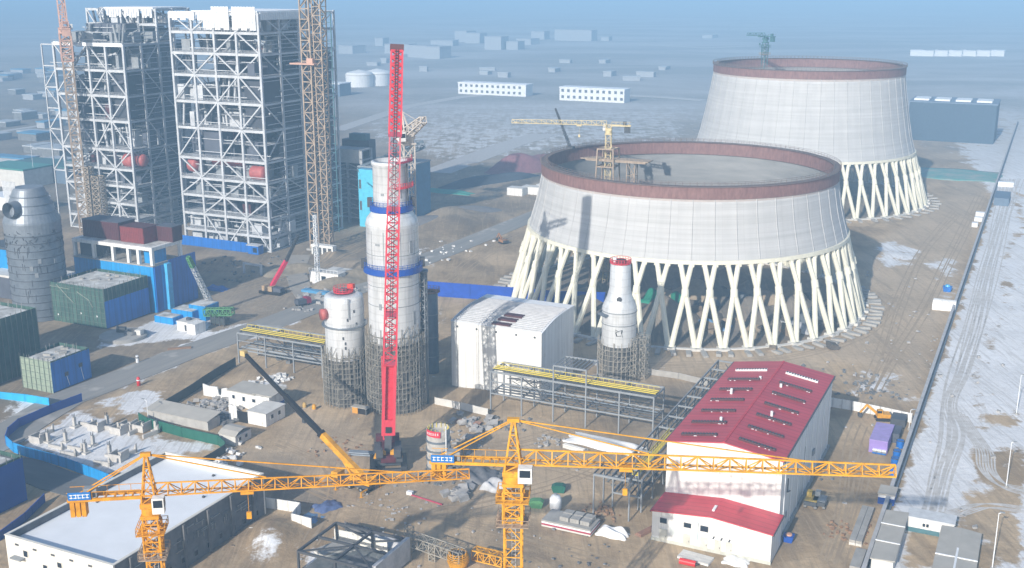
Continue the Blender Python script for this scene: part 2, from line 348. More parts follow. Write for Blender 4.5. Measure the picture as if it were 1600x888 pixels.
def ground_mat():
    m = bpy.data.materials.new('site_ground'); m.use_nodes = True; t = m.node_tree; N = t.nodes; L = t.links
    b = N['Principled BSDF']; b.inputs['Roughness'].default_value = .95; b.inputs['Specular IOR Level'].default_value = .15
    tc = N.new('ShaderNodeTexCoord'); at = N.new('ShaderNodeAttribute'); at.attribute_name = 'mask'
    sep = N.new('ShaderNodeSeparateColor'); L.new(at.outputs['Color'], sep.inputs[0])
    def noise(sc_, det=6, rough=.6, stretch=None, dist=0.):
        src = tc.outputs['Object']
        if stretch:
            mp = N.new('ShaderNodeMapping'); mp.inputs['Rotation'].default_value = (0, 0, -TH); mp.inputs['Scale'].default_value = stretch; L.new(src, mp.inputs[0]); src = mp.outputs[0]
        n = N.new('ShaderNodeTexNoise'); n.inputs['Scale'].default_value = sc_; n.inputs['Detail'].default_value = det; n.inputs['Roughness'].default_value = rough; n.inputs['Distortion'].default_value = dist
        L.new(src, n.inputs['Vector']); return n.outputs['Fac']
    def math_(op, a, b_=None, clamp=False):
        n = N.new('ShaderNodeMath'); n.operation = op; n.use_clamp = clamp
        for i, v in enumerate((a, b_)):
            if v is None: continue
            if isinstance(v, (int, float)): n.inputs[i].default_value = v
            else: L.new(v, n.inputs[i])
        return n.outputs[0]
    def ramp(f, p0, p1, c0, c1):
        r = N.new('ShaderNodeValToRGB'); e = r.color_ramp.elements; e[0].position = p0; e[1].position = p1; e[0].color = (*c0, 1); e[1].color = (*c1, 1); L.new(f, r.inputs[0]); return r.outputs[0]
    def mix(f, a, b_, mode='MIX'):
        n = N.new('ShaderNodeMix'); n.data_type = 'RGBA'; n.blend_type = mode
        if isinstance(f, float): n.inputs[0].default_value = f
        else: L.new(f, n.inputs[0])
        for i, v in ((6, a), (7, b_)):
            if isinstance(v, tuple): n.inputs[i].default_value = (*v, 1)
            else: L.new(v, n.inputs[i])
        return n.outputs[2]
    n1 = noise(.035, 8, .65); n2 = noise(.5, 8, .7); n3 = noise(.16, 6, .6, (1.6, .12, 1), .4); n4 = noise(.10, 10, .72, None, .3); n6 = noise(.32, 5, .5, (1.7, .09, 1), 2.2); n8 = noise(.0045, 9, .6, (.7, 1.5, 1), .5); n5 = noise(.055, 5, .55, (1.2, .6, 1), .8)
    soil = ramp(n1, .40, .60, (.36, .265, .165), (.56, .425, .275)); soil = mix(ramp(n5, .52, .64, (0,0,0), (.7,.7,.7)), soil, (.25, .19, .13))
    soil = mix(sep.outputs[2], soil, ramp(n1, .35, .65, (.46, .365, .26), (.56, .445, .315)))
    dk = ramp(n1, .35, .65, (.14, .13, .115), (.25, .225, .195))
    base = mix(sep.outputs[1], soil, dk)
    base = mix(math_('MULTIPLY', ramp(n3, .52, .66, (0,0,0), (1,1,1)), .30), base, (.17, .14, .11))      # wheel ruts
    base = mix(.35, base, mix(1., base, ramp(n2, .3, .7, (.55, .55, .55), (1.25, 1.25, 1.25)), 'MULTIPLY'))
    base = mix(math_('MULTIPLY', ramp(n6, .56, .62, (0,0,0), (1,1,1)), .26), base, (.22, .175, .13)); base = mix(math_('MULTIPLY', ramp(n6, .36, .42, (1,1,1), (0,0,0)), .20), base, (.56, .45, .32))
    sm = math_('ADD', sep.outputs[0], math_('MULTIPLY', math_('SUBTRACT', n4, .5), 1.7))
    sm = math_('ADD', sm, math_('MULTIPLY', math_('SUBTRACT', n3, .5), .55))
    sm = math_('ADD', sm, math_('MULTIPLY', math_('SUBTRACT', n2, .5), .22))
    sf = ramp(sm, .50, .66, (0, 0, 0), (1, 1, 1))
    snow_c = mix(ramp(n6, .52, .60, (0,0,0), (.42,.42,.42)), ramp(n2, .3, .7, (.70, .705, .72), (.86, .87, .89)), (.42, .40, .37))
    snow_c = mix(ramp(n1, .40, .62, (0,0,0), (.45,.45,.45)), snow_c, (.56, .55, .54))
    c = mix(sf, base, snow_c)
    af = N.new('ShaderNodeAttribute'); af.attribute_name = 'far'
    c = mix(math_('MULTIPLY', af.outputs['Fac'], .88), c, mix(ramp(n8, .40, .62, (0,0,0), (1,1,1)), (.27, .27, .265), (.45, .45, .455)))  # far ground mixed to a pale flat tone that stands in for haze
    L.new(c, b.inputs['Base Color'])
    bp = N.new('ShaderNodeBump'); bp.inputs['Strength'].default_value = .55; bp.inputs['Distance'].default_value = .5
    L.new(math_('ADD', n2, math_('MULTIPLY', n3, .6)), bp.inputs['Height']); L.new(bp.outputs[0], b.inputs['Normal'])
    return m
me.materials.append(ground_mat())
go = bpy.data.objects.new('ground', me); col.objects.link(go); tag(go, kind='structure')
# roads
roadm = M('worn_road', (.23, .225, .215), .9, c2=(.33, .315, .29), scale=.12, stretch=(2.5, .2, 1), detail=9, spots=((.42, .40, .37), .09, .60))
asph = M('grey_asphalt', (.12, .125, .13), .9, c2=(.19, .19, .19), scale=.15, stretch=(.3, 1.5, 1), detail=8)
icem = M('icy_green', (.45, .50, .46), .6, c2=(.74, .77, .78), scale=.12, detail=8)
def strip(name, pts, wd, m, z=.12, kerb=False):
    mb = MB(); n = len(pts)
    for i in range(n - 1):
        (a0, b0), (a1, b1) = pts[i], pts[i+1]; w_ = wd / 2
        L_ = []
        for j in (i, i + 1):
            p0 = V3(pts[max(0, j-1)]); p1 = V3(pts[min(n-1, j+1)]); tt = (p1 - p0).normalized(); nn = V3((-tt.y, tt.x)); c_ = V3(pts[j]); L_ += [c_ + nn * w_, c_ - nn * w_]
        q = [(p.x, p.y, z) for p in (L_[1], L_[3], L_[2], L_[0])]; q2 = [(x, y, z - .3) for x, y, _ in q]
        mb.add(q + q2, [(0,1,2,3), (0,4,5,1), (2,6,7,3)])
    o = mb.build(name, m); o.rotation_euler = (0, 0, TH); tag(o, kind='structure'); return o
strip('road', ROADS, 12.5, roadm)
strip('side_road', SIDER, 9.5, asph, .116)
strip('service_road', SERVR, 8, M('pale_track', (.34, .31, .27), .95, var=.15, scale=.2, detail=8), .10)
# tyre tracks pressed into the snow and the yard
def gz(x, y):
    i = min(max(int(np.searchsorted(gx, x)) - 1, 0), nx_ - 2); j = min(max(int(np.searchsorted(gy, y)) - 1, 0), ny_ - 2)
    u = (x - gx[i]) / (gx[i+1] - gx[i]); v = (y - gy[j]) / (gy[j+1] - gy[j])
    return (Zg[j,i] * (1-u) + Zg[j,i+1] * u) * (1-v) + (Zg[j+1,i] * (1-u) + Zg[j+1,i+1] * u) * v
tsnow = M('track_snow', (.45, .42, .38), .9, c2=(.66, .65, .64), scale=.5); tdirt = M('track_dirt', (.30, .225, .15), .95, c2=(.44, .34, .225), scale=.25, detail=9)
def tracks(pts, m, gauge=1.9, wd=.42):
    pts = [V3((*P(*p), 0)) for p in pts]; path = []
    for i in range(len(pts) - 1):               # smooth path through the points
        p0, p1, p2, p3 = pts[max(0, i-1)], pts[i], pts[i+1], pts[min(len(pts)-1, i+2)]; n = max(3, int((p2 - p1).length / 1.0))
        for k in range(n):
            t_ = k / n; path.append(.5 * ((2 * p1) + (p2 - p0) * t_ + (2 * p0 - 5 * p1 + 4 * p2 - p3) * t_ ** 2 + (3 * p1 - p0 - 3 * p2 + p3) * t_ ** 3))
    mb = MB()
    for s_ in (-1, 1):
        vs = []; fs = []
        for i in range(len(path)):
            tt = (path[min(i+1, len(path)-1)] - path[max(i-1, 0)]).normalized(); nn = V3((-tt.y, tt.x, 0)); c = path[i] + nn * s_ * gauge / 2
            for q_ in (-1, 1): p_ = c + nn * q_ * wd / 2; vs.append((p_.x, p_.y, gz(p_.x, p_.y) + .035))
        for i in range(len(path) - 1): fs.append((2*i, 2*i+1, 2*i+3, 2*i+2))
        mb.add(vs, fs)
    tag(mb.build('tyre_track', m), kind='structure')
rt_ = random.Random(9)
for k in range(7):                              # ruts wandering along the snowfield
    o_ = rt_.uniform(-14, 16); tracks([(x + o_ + rt_.uniform(-6, 6), y) for x, y in ((1462, 800), (1478, 740), (1492, 680), (1490, 630), (1506, 580), (1530, 500), (1552, 420), (1570, 350), (1588, 280))], tsnow)
for k in range(4): o_ = k * 5; tracks([(x + o_, y + o_ * .6) for x, y in ((1490, 640), (1510, 670), (1530, 700), (1535, 730), (1560, 755), (1600, 765), (1640, 768))], tsnow)
for k in range(3): o_ = k * 9; tracks([(x + o_, y) for x, y in ((1424, 800), (1470, 806), (1530, 790), (1600, 800))], tsnow)
for pts in (((640, 880), (660, 800), (760, 780), (900, 740), (960, 700)), ((470, 760), (560, 790), (700, 810), (900, 860), (960, 880)), ((1300, 880), (1330, 800), (1350, 720), (1380, 680)), ((1290, 870), (1315, 790), (1325, 700), (1340, 660)), ((480, 660), (560, 690), (660, 700), (800, 690), (900, 660)), ((620, 790), (720, 740), (830, 720), (980, 760)), ((430, 690), (500, 720), (520, 770), (480, 850)), ((1340, 650), (1390, 560), (1440, 480), (1480, 400), (1530, 300)), ((1330, 640), (1370, 560), (1400, 470), (1440, 390), (1490, 330)), ((900, 590), (1010, 570), (1200, 560), (1340, 520), (1400, 460)), ((680, 450), (740, 400), (800, 370), (850, 345)), ((300, 470), (400, 440), (500, 410), (560, 380)), ((330, 500), (430, 460), (520, 400), (600, 370))):
    tracks(pts, tdirt); tracks([(x + rt_.uniform(5, 12), y + rt_.uniform(4, 9)) for x, y in pts], tdirt)
# ------------------------------------------------------------------ cooling towers
def shell_mat(name, c1, c2, mort):
    m = bpy.data.materials.new(name); m.use_nodes = True; t = m.node_tree; N = t.nodes; L = t.links; b = N['Principled BSDF']; b.inputs['Roughness'].default_value = .8
    uv = N.new('ShaderNodeUVMap'); br = N.new('ShaderNodeTexBrick'); br.offset = 0.; br.inputs['Scale'].default_value = 1.
    br.inputs['Brick Width'].default_value = 7.; br.inputs['Row Height'].default_value = 1.5; br.inputs['Mortar Size'].default_value = .07; br.inputs['Mortar Smooth'].default_value = .6; br.inputs['Bias'].default_value = -.1
    br.inputs['Color1'].default_value = (*c1, 1); br.inputs['Color2'].default_value = (*c2, 1); br.inputs['Mortar'].default_value = (*mort, 1); L.new(uv.outputs[0], br.inputs['Vector'])
    mp = N.new('ShaderNodeMapping'); mp.inputs['Scale'].default_value = (.35, .03, 1); L.new(uv.outputs[0], mp.inputs[0])
    n = N.new('ShaderNodeTexNoise'); n.inputs['Scale'].default_value = 1; n.inputs['Detail'].default_value = 8; L.new(mp.outputs[0], n.inputs['Vector'])
    mp2 = N.new('ShaderNodeMapping'); mp2.inputs['Scale'].default_value = (.02, .65, 1); L.new(uv.outputs[0], mp2.inputs[0])
    n2 = N.new('ShaderNodeTexNoise'); n2.inputs['Scale'].default_value = 1; n2.inputs['Detail'].default_value = 3; L.new(mp2.outputs[0], n2.inputs['Vector'])
    def mul(src, fac, lo, hi):
        r = N.new('ShaderNodeValToRGB'); r.color_ramp.elements[0].position = .3; r.color_ramp.elements[1].position = .7
        r.color_ramp.elements[0].color = (lo, lo, lo, 1); r.color_ramp.elements[1].color = (hi, hi, hi, 1); L.new(fac, r.inputs[0])
        x = N.new('ShaderNodeMix'); x.data_type = 'RGBA'; x.blend_type = 'MULTIPLY'; x.inputs[0].default_value = 1; L.new(src, x.inputs[6]); L.new(r.outputs[0], x.inputs[7]); return x.outputs[2]
    L.new(mul(mul(br.outputs[0], n.outputs['Fac'], .92, 1.03), n2.outputs['Fac'], .86, 1.05), b.inputs['Base Color']); return m
shellm = shell_mat('tower_concrete', (.50, .505, .51), (.475, .48, .485), (.42, .42, .425))
def rad(z):                                     # shell profile shared by both towers
    for (z0, r0), (z1, r1) in zip(((26, 56), (36, 53.1), (49, 50.6), (60, 48.6), (75, 46.6)), ((36, 53.1), (49, 50.6), (60, 48.6), (75, 46.6), (99, 45))):
        if z <= z1: return r0 + (r1 - r0) * (z - z0) / (z1 - z0)
def cooling_tower(label, x, y, Rb, ztop, nslab):
    a, b = W2S(x, y); t = thing('cooling_tower', label, 'cooling tower', a, b, 0, 0, 'cooling towers')
    NS = 144; zb = ztop - 3.9
    prof = [(rad(z), z) for z in np.linspace(26.6, zb, 14)] + [(rad(z) - .8, z) for z in np.linspace(zb, 26.6, 10)]
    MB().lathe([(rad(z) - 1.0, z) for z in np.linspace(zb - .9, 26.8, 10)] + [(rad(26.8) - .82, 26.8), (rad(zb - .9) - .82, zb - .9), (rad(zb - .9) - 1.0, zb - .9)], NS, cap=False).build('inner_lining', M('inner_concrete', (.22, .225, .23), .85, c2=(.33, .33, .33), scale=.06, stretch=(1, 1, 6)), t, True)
    mb = MB().lathe(prof + [prof[0]], NS, cap=False)
    uvf = lambda c: ((math.atan2(c.y, c.x) + math.pi) * 54, c.z)
    class U:
        period = 2 * math.pi * 54
        def __call__(s, c): return uvf(c)
    for k in range(48):                         # thin meridional ribs
        a_ = 2 * math.pi * (k + .5) / 48; c_, s_ = math.cos(a_), math.sin(a_)
        zs = np.linspace(26.8, zb - .1, 6)
        for z0, z1 in zip(zs[:-1], zs[1:]):
            mb.beam(((rad(z0) + .02) * c_, (rad(z0) + .02) * s_, z0), ((rad(z1) + .02) * c_, (rad(z1) + .02) * s_, z1), .28, .22, cap=False, up=(c_, s_, 0))
    mb.build('shell', shellm, t, True, U())
    MB().lathe([(rad(26) - 1.3, 25.6), (rad(26) + .55, 25.6), (rad(26) + .45, 26.75), (rad(26) - 1.2, 26.75), (rad(26) - 1.3, 25.6)], NS, cap=False).build('ring_beam', cream, t)
    r = rad(zb)
    MB().lathe([(r + .10, zb - 2.6), (r + .16, zb), (r - .1, zb), (r + .02, zb - 2.6)], NS, cap=False).build('fresh_band', pinkc, t)
    MB().lathe([(r + .35, zb), (r + .30, ztop), (r - .05, ztop)], NS, cap=False).build('outer_formwork', brown, t)
    MB().lathe([(r - 1.1, ztop), (r - 1.35, zb - .8), (r - .95, zb - .85)], NS, cap=False).build('inner_formwork', brown, t)
    mb = MB()                                   # walkway with a rail round the rim
    mb.lathe([(r - 1.7, ztop - .1), (r + .7, ztop - .1), (r + .7, ztop + .10), (r - 1.7, ztop + .10), (r - 1.7, ztop - .1)], NS, cap=False)
    for k in range(NS):
        a_ = 2 * math.pi * k / NS; a2 = 2 * math.pi * (k + 1) / NS
        for rr in (r + .65, r - 1.65):
            p0 = (rr * math.cos(a_), rr * math.sin(a_)); p1 = (rr * math.cos(a2), rr * math.sin(a2))
            mb.beam((*p0, ztop + .1), (*p0, ztop + 1.3), .09, cap=False)
            for h in (.7, 1.25): mb.beam((*p0, ztop + h), (*p1, ztop + h), .07, cap=False)
    mb.build('rim_walkway', M('walkway_brown', (.17, .13, .12), .8), t)
    rt = rad(26); f0, f1 = .058, .031
    mb = MB()
    def pos(rr, th, z): return (rr * math.cos(th), rr * math.sin(th), z)
    for sgn in (-1, 1):
        mb.tube(pos(Rb, sgn * f0, .6), pos(rt - .4, -sgn * f1, 25.8), .92, .80, 8)
    fr = f0 / (f0 + f1); jc = V3(pos(Rb + (rt - .4 - Rb) * fr, 0, .6 + 25.2 * fr)); dr = V3((rt - Rb, 0, 25.2)).normalized()
    mb.tube(jc - dr * 1.3, jc + dr * 1.1, 1.2, 1.15, 10)
    for sgn in (-1, 1): mb.cbox(*pos(rt - .35, sgn * f1, 25.2), 1.5, 1.5, .8, sgn * f1)
    col0 = mb.build('cross_column', cream, t)
    mb = MB()
    for sgn in (-1, 1): mb.cbox(*pos(Rb + .3, sgn * f0, .35), 3.4, 2.6, 1.0, sgn * f0)
    mb.beam(pos(Rb + .3, -f0, .2), pos(Rb + .3, f0, .2), 1.2, .7); ft0 = mb.build('footing', concw, t)
    for k in range(48):
        if k:
            c_ = col0.copy(); col.objects.link(c_); g_ = ft0.copy(); col.objects.link(g_); c_.parent = g_.parent = t
        else: c_, g_ = col0, ft0
        c_.rotation_euler.z = g_.rotation_euler.z = 2 * math.pi * (k + .3) / 48
    s0 = None
    for k in range(nslab):
        a_ = 2 * math.pi * k / nslab + random.uniform(-.01, .01); rr = Rb + 4.8 + random.uniform(-.4, .5)
        if s0 is None: s_ = s0 = MB().cbox(0, 0, 0, 4.6, 1.5, .8).build('apron_slab', conc, t)
        else: s_ = s0.copy(); col.objects.link(s_); s_.parent = t
        s_.location = (rr * math.cos(a_), rr * math.sin(a_), .35); s_.rotation_euler = (random.uniform(-.1, .1), random.uniform(-.12, .12), a_ + random.uniform(-.25, .25))
    return t
cooling_tower('nearer, lower cooling tower with red brown rim and a yellow crane inside', T1[0], T1[1], 62.7, 49, 96)
cooling_tower('farther cooling tower, taller and paler, standing behind the lower one', T2[0], T2[1], 63.5, 69, 60)
# ------------------------------------------------------------------ lattice tower cranes
def tower_crane(label, a, b, yaw, zj, jl, cl, w_, m, apex=8., group='tower cranes', mz0=0., sign=True, cage=True, jh=None, flat=False, luff=None, cl_m=None, seg=None, cabm=None):
    t = thing('tower_crane', label, 'tower crane', a, b, mz0, yaw, group); H_ = zj - mz0
    rc, rd = w_ * .105, w_ * .058; jh = jh or w_ * .8
    n = max(4, int(H_ / (w_ * (seg or 1.15))))
    MB().lattice((0, 0, 0), (0, 0, H_ - 3.4), w_, w_, n, rc, rd).build('mast', m, t)
    if cage:
        mb = MB()
        for s_ in (-.28, .28): mb.beam((s_, w_ * .25, .3), (s_, w_ * .25, H_ - 3.4), .08)
        for k in range(int((H_ - 4) / .6)): mb.beam((-.28, w_ * .25, .6 + k * .6), (.28, w_ * .25, .6 + k * .6), .06, cap=False)
        mb.build('ladder', M('galvanised', (.45, .46, .47), .5), t)
    mb = MB(); mb.cbox(0, 0, H_ - 3.1, w_ * 1.25, w_ * 1.25, .5); mb.tube((0, 0, H_ - 2.9), (0, 0, H_ - 1.8), w_ * .62, None, 20); mb.cbox(0, 0, H_ - 1.45, w_ * 1.2, w_ * 1.1, .7)
    mb.lattice((0, 0, H_ - 1.1), (0, 0, H_ + .2), w_ * .95, w_ * .9, 1, rc, rd); mb.build('slewing_unit', m, t)
    if cage:
        for k, dz in enumerate((5.6, 9.4)):
            mb = MB(); z_ = H_ - dz; s_ = w_ * .95
            for (x0, x1, y0, y1) in ((-s_, s_, -s_, -w_ * .56), (-s_, s_, w_ * .56, s_), (-s_, -w_ * .56, -w_ * .56, w_ * .56), (w_ * .56, s_, -w_ * .56, w_ * .56)): mb.box(x0, x1, y0, y1, z_, z_ + .12)
            for i in range(-2, 3):
                for p in ((i * s_ / 2, -s_), (i * s_ / 2, s_), (-s_, i * s_ / 2), (s_, i * s_ / 2)): mb.beam((*p, z_), (*p, z_ + 1.2), .07)
            for z2 in (.65, 1.2):
                for p, q in (((-s_, -s_), (s_, -s_)), ((s_, -s_), (s_, s_)), ((s_, s_), (-s_, s_)), ((-s_, s_), (-s_, -s_))): mb.beam((*p, z_ + z2), (*q, z_ + z2), .07)
            mb.build('mast_platform', beige if k else m, t)
        mb = MB().lattice((0, 0, H_ - 9.6), (0, 0, H_ - 4.2), w_ * 1.14, w_ * 1.14, 4, rc, rd * 1.2); mb.build('climbing_cage', m, t)
    cw = w_ * .62
    cb = MB().cbox(w_ * .75, -w_ * .85, H_ - .9, cw * 1.3, cw, 2.3).build('cab', cabm or white, t)
    MB().cbox(w_ * .75 + cw * .66, -w_ * .85, H_ - .55, .06, cw * .86, 1.1).cbox(w_ * .75, -w_ * .85 - cw * .51, H_ - .55, cw * 1.0, .06, 1.1).build('window', glass, cb)
    if luff:
        MB().lattice((w_ * .4, 0, H_), (jl * math.cos(luff), 0, H_ + jl * math.sin(luff)), w_ * .75, w_ * .5, int(jl / 3), rc * .9, rd).build('jib', m, t)
    else:
        MB().lattice((w_ * .4, 0, H_), (jl, 0, H_), w_ * .72, w_ * .6, int(jl / (jh * 1.15)), rc * .85, rd, jh, jh * .75, tri=True).build('jib', m, t)
        MB().beam((1, 0, H_ + .25), (jl - 1, 0, H_ + .25), .06).build('trolley_rope', dark, t)
        tx = jl * .3; tr = MB().cbox(tx, 0, H_ - .35, 1.8, w_ * .8, .4).beam((tx, 0, H_ - .5), (tx, 0, H_ - 3.6), .05).build('trolley', m, t)
        MB().cbox(tx, 0, H_ - 4.1, .7, .4, 1.0).build('hook_block', m, tr)
    mb = MB(); y_ = w_ * .45
    for s_ in (-1, 1):
        mb.beam((-w_ * .4, s_ * y_, H_), (-cl, s_ * y_, H_), .3, .45)
        for i in range(int(cl / 1.6)): mb.beam((-1 - i * 1.6, s_ * (y_ + .12), H_ + .2), (-1 - i * 1.6, s_ * (y_ + .12), H_ + 1.2), .06)
        mb.beam((-1, s_ * (y_ + .12), H_ + 1.2), (-cl, s_ * (y_ + .12), H_ + 1.2), .07)
    for i in range(int(cl / 1.2)): mb.beam((-1 - i * 1.2, -y_, H_), (-1 - i * 1.2, y_, H_), .2)
    mb.build('counter_jib', m, t)
    for i in range(3): MB().cbox(-cl + .5 + i * .75, 0, H_ - 1.3, .6, w_ * .7, 2.6).build('counterweight', cl_m or m, t)
    MB().cbox(-cl * .72, 0, H_ + .85, cl * .16, w_ * .55, 1.3).build('winch', cl_m or grey, t)
    if sign:
        sg = MB().cbox(-cl * .84, -y_ - .3, H_ + .75, cl * .28, .08, 1.15).build('name_panel', bluep, t)
        mb = MB()
        for i in range(5):                      # illegible white characters
            cx = -cl * .84 + (i - 2) * cl * .05; cz = H_ + .75
            mb.cbox(cx, -y_ - .36, cz + .22, .48, .02, .10); mb.cbox(cx, -y_ - .36, cz - .22, .42, .02, .10); mb.cbox(cx + random.uniform(-.12, .12), -y_ - .365, cz, .1, .02, .6)
        mb.build('lettering', whitem, sg)
    if not flat and not luff:
        mb = MB(); mb.lattice((0, 0, H_), (0, 0, H_ + apex), w_ * .85, w_ * .14, max(3, int(apex / 2)), rc, rd); mb.cbox(0, 0, H_ + apex, w_ * .7, w_ * .35, .5); mb.build('apex_frame', m, t)
        for p, q in (((0, 0, H_ + apex), (jl * .36, 0, H_ + jh)), ((0, 0, H_ + apex), (jl * .78, 0, H_ + jh * .8)), ((0, .3, H_ + apex), (-cl * .9, y_, H_ + .2)), ((0, -.3, H_ + apex), (-cl * .9, -y_, H_ + .2))):
            MB().beam(p, q, .15).build('tie_bar', m, t)
    elif luff:
        mb = MB(); mb.beam((0, -.8, H_), (-3.4, 0, H_ + apex), .35).beam((0, .8, H_), (-3.4, 0, H_ + apex), .35).beam((-cl * .8, 0, H_), (-3.4, 0, H_ + apex), .3); mb.build('apex_frame', m, t)
        MB().beam((-3.4, 0, H_ + apex), (jl * .8 * math.cos(luff), 0, H_ + jl * .8 * math.sin(luff)), .12).build('tie_bar', m, t)
    return t
def at_px(px, depth):                           # ground point below a picture column at a distance
    return W2S((px - 800) / F * (depth * cp + 60 * sp), depth)
def jib_to(px, py, z, a, b):
    x, y = P(px, py, z); x0, y0 = S2W(a, b); return math.atan2(y - y0, x - x0) - TH, math.hypot(x - x0, y - y0)
# middle crane in front
a, b = W2S(0.2, 150); zj = ZP(a, b, 722)
yw, jl = jib_to(1398, 742, zj, a, b); yw2, cl = jib_to(676, 712, zj, a, b)
tower_crane('yellow tower crane whose long jib crosses in front of the red roofed building', a, b, yw, zj, jl, cl, 2.5, yellow, ZP(a, b, 656) - zj, cl_m=None)
x, y = P(233, 772, 41); a, b = W2S(x, y); zj = 41
yw, jl = jib_to(733, 745, zj, a, b); yw2, cl = jib_to(110, 775, zj, a, b)
tower_crane('orange tower crane standing in front of the flat snowy roof', a, b, yw, zj, jl, cl, 2.0, yellow2, ZP(a, b, 710) - zj)
# crane inside the nearer cooling tower, on its own trestle
x, y = 62 - 27, 392 + 14; a, b = W2S(x, y); zj = ZP(a, b, 196)
yw, jl = jib_to(800, 192, zj, a, b)
tower_crane('pale yellow tower crane rising inside the nearer cooling tower', a, b, yw, zj, jl, 8, 2.0, M('crane_pale_yellow', (.60, .50, .28), .55), sign=False, seg=1.3, cage=False, flat=True, cl_m=dark)
mb = MB(); zt = ZP(a, b, 232); zb_ = ZP(a, b, 275)
for s1 in (-1, 1):
    for s2 in (-1, 1): mb.beam((s1 * 5, s2 * 4, 0), (s1 * 3, s2 * 3, zt), .45)
for i in range(8):
    z_ = zt * (i + 1) / 8; k = 5 - 2 * z_ / zt; k2 = 4 - z_ / zt
    for p, q in (((-k, -k2), (k, -k2)), ((k, -k2), (k, k2)), ((k, k2), (-k, k2)), ((-k, k2), (-k, -k2))): mb.beam((*p, z_), (*q, z_), .4)
    mb.box(-k, k, -k2, k2, z_ - .1, z_)
solo(mb, 'crane_trestle', beige, 'beige stepped trestle round the mast of the crane inside the nearer cooling tower', 'trestle', a, b)
mb = MB(); r_ = rad(44)
for i in range(6): mb.box(-13 + i * .8, 13, -3 + i, -2.1 + i, 0, .35)
mb.box(-11, 12, -3, 3, -.5, -.05)
for i in range(14): mb.beam((-10 + i * 1.6, -3, 0), (-10 + i * 1.6, -3, 1.3), .12)
ax, ay = a + 3, b + 1
solo(mb, 'work_platform', beige, 'beige work platform at the foot of the crane inside the nearer cooling tower', 'platform', ax, ay, zb_ + 6)
MB_ = MB().lattice((0, 0, 0), (0, 0, zb_ + 5.4), 3, 3, 10, .3, .2); solo(MB_, 'platform_tower', beige, 'lattice tower holding up the platform inside the nearer cooling tower', 'support tower', ax + 6, ay)
# thin dark derrick on the rim
x, y = T1[0] + 50.5 * math.cos(R(142)), T1[1] + 50.5 * math.sin(R(142)); a, b = W2S(x, y)
x2, y2 = P(850, 176, ZP(a, b, 190) + 4)
mb = MB().lattice((0, 0, 0), (-9, 6, 14), .8, .4, 12, .16, .1); mb.cbox(0, 0, .4, 2.4, 2.4, .8)
solo(mb, 'rim_derrick', dark, 'thin dark derrick leaning out from the rim of the nearer cooling tower', 'derrick', a, b, 49.1)
x, y = 153 - 21, 588 + 8; a, b = W2S(x, y); zj = ZP(a, b, 57)
tower_crane('small hazy tower crane rising inside the farther cooling tower', a, b, R(150), zj, 13, 6, 2.2, teal, sign=False, cage=True, flat=True, cl_m=teal, cabm=teal)
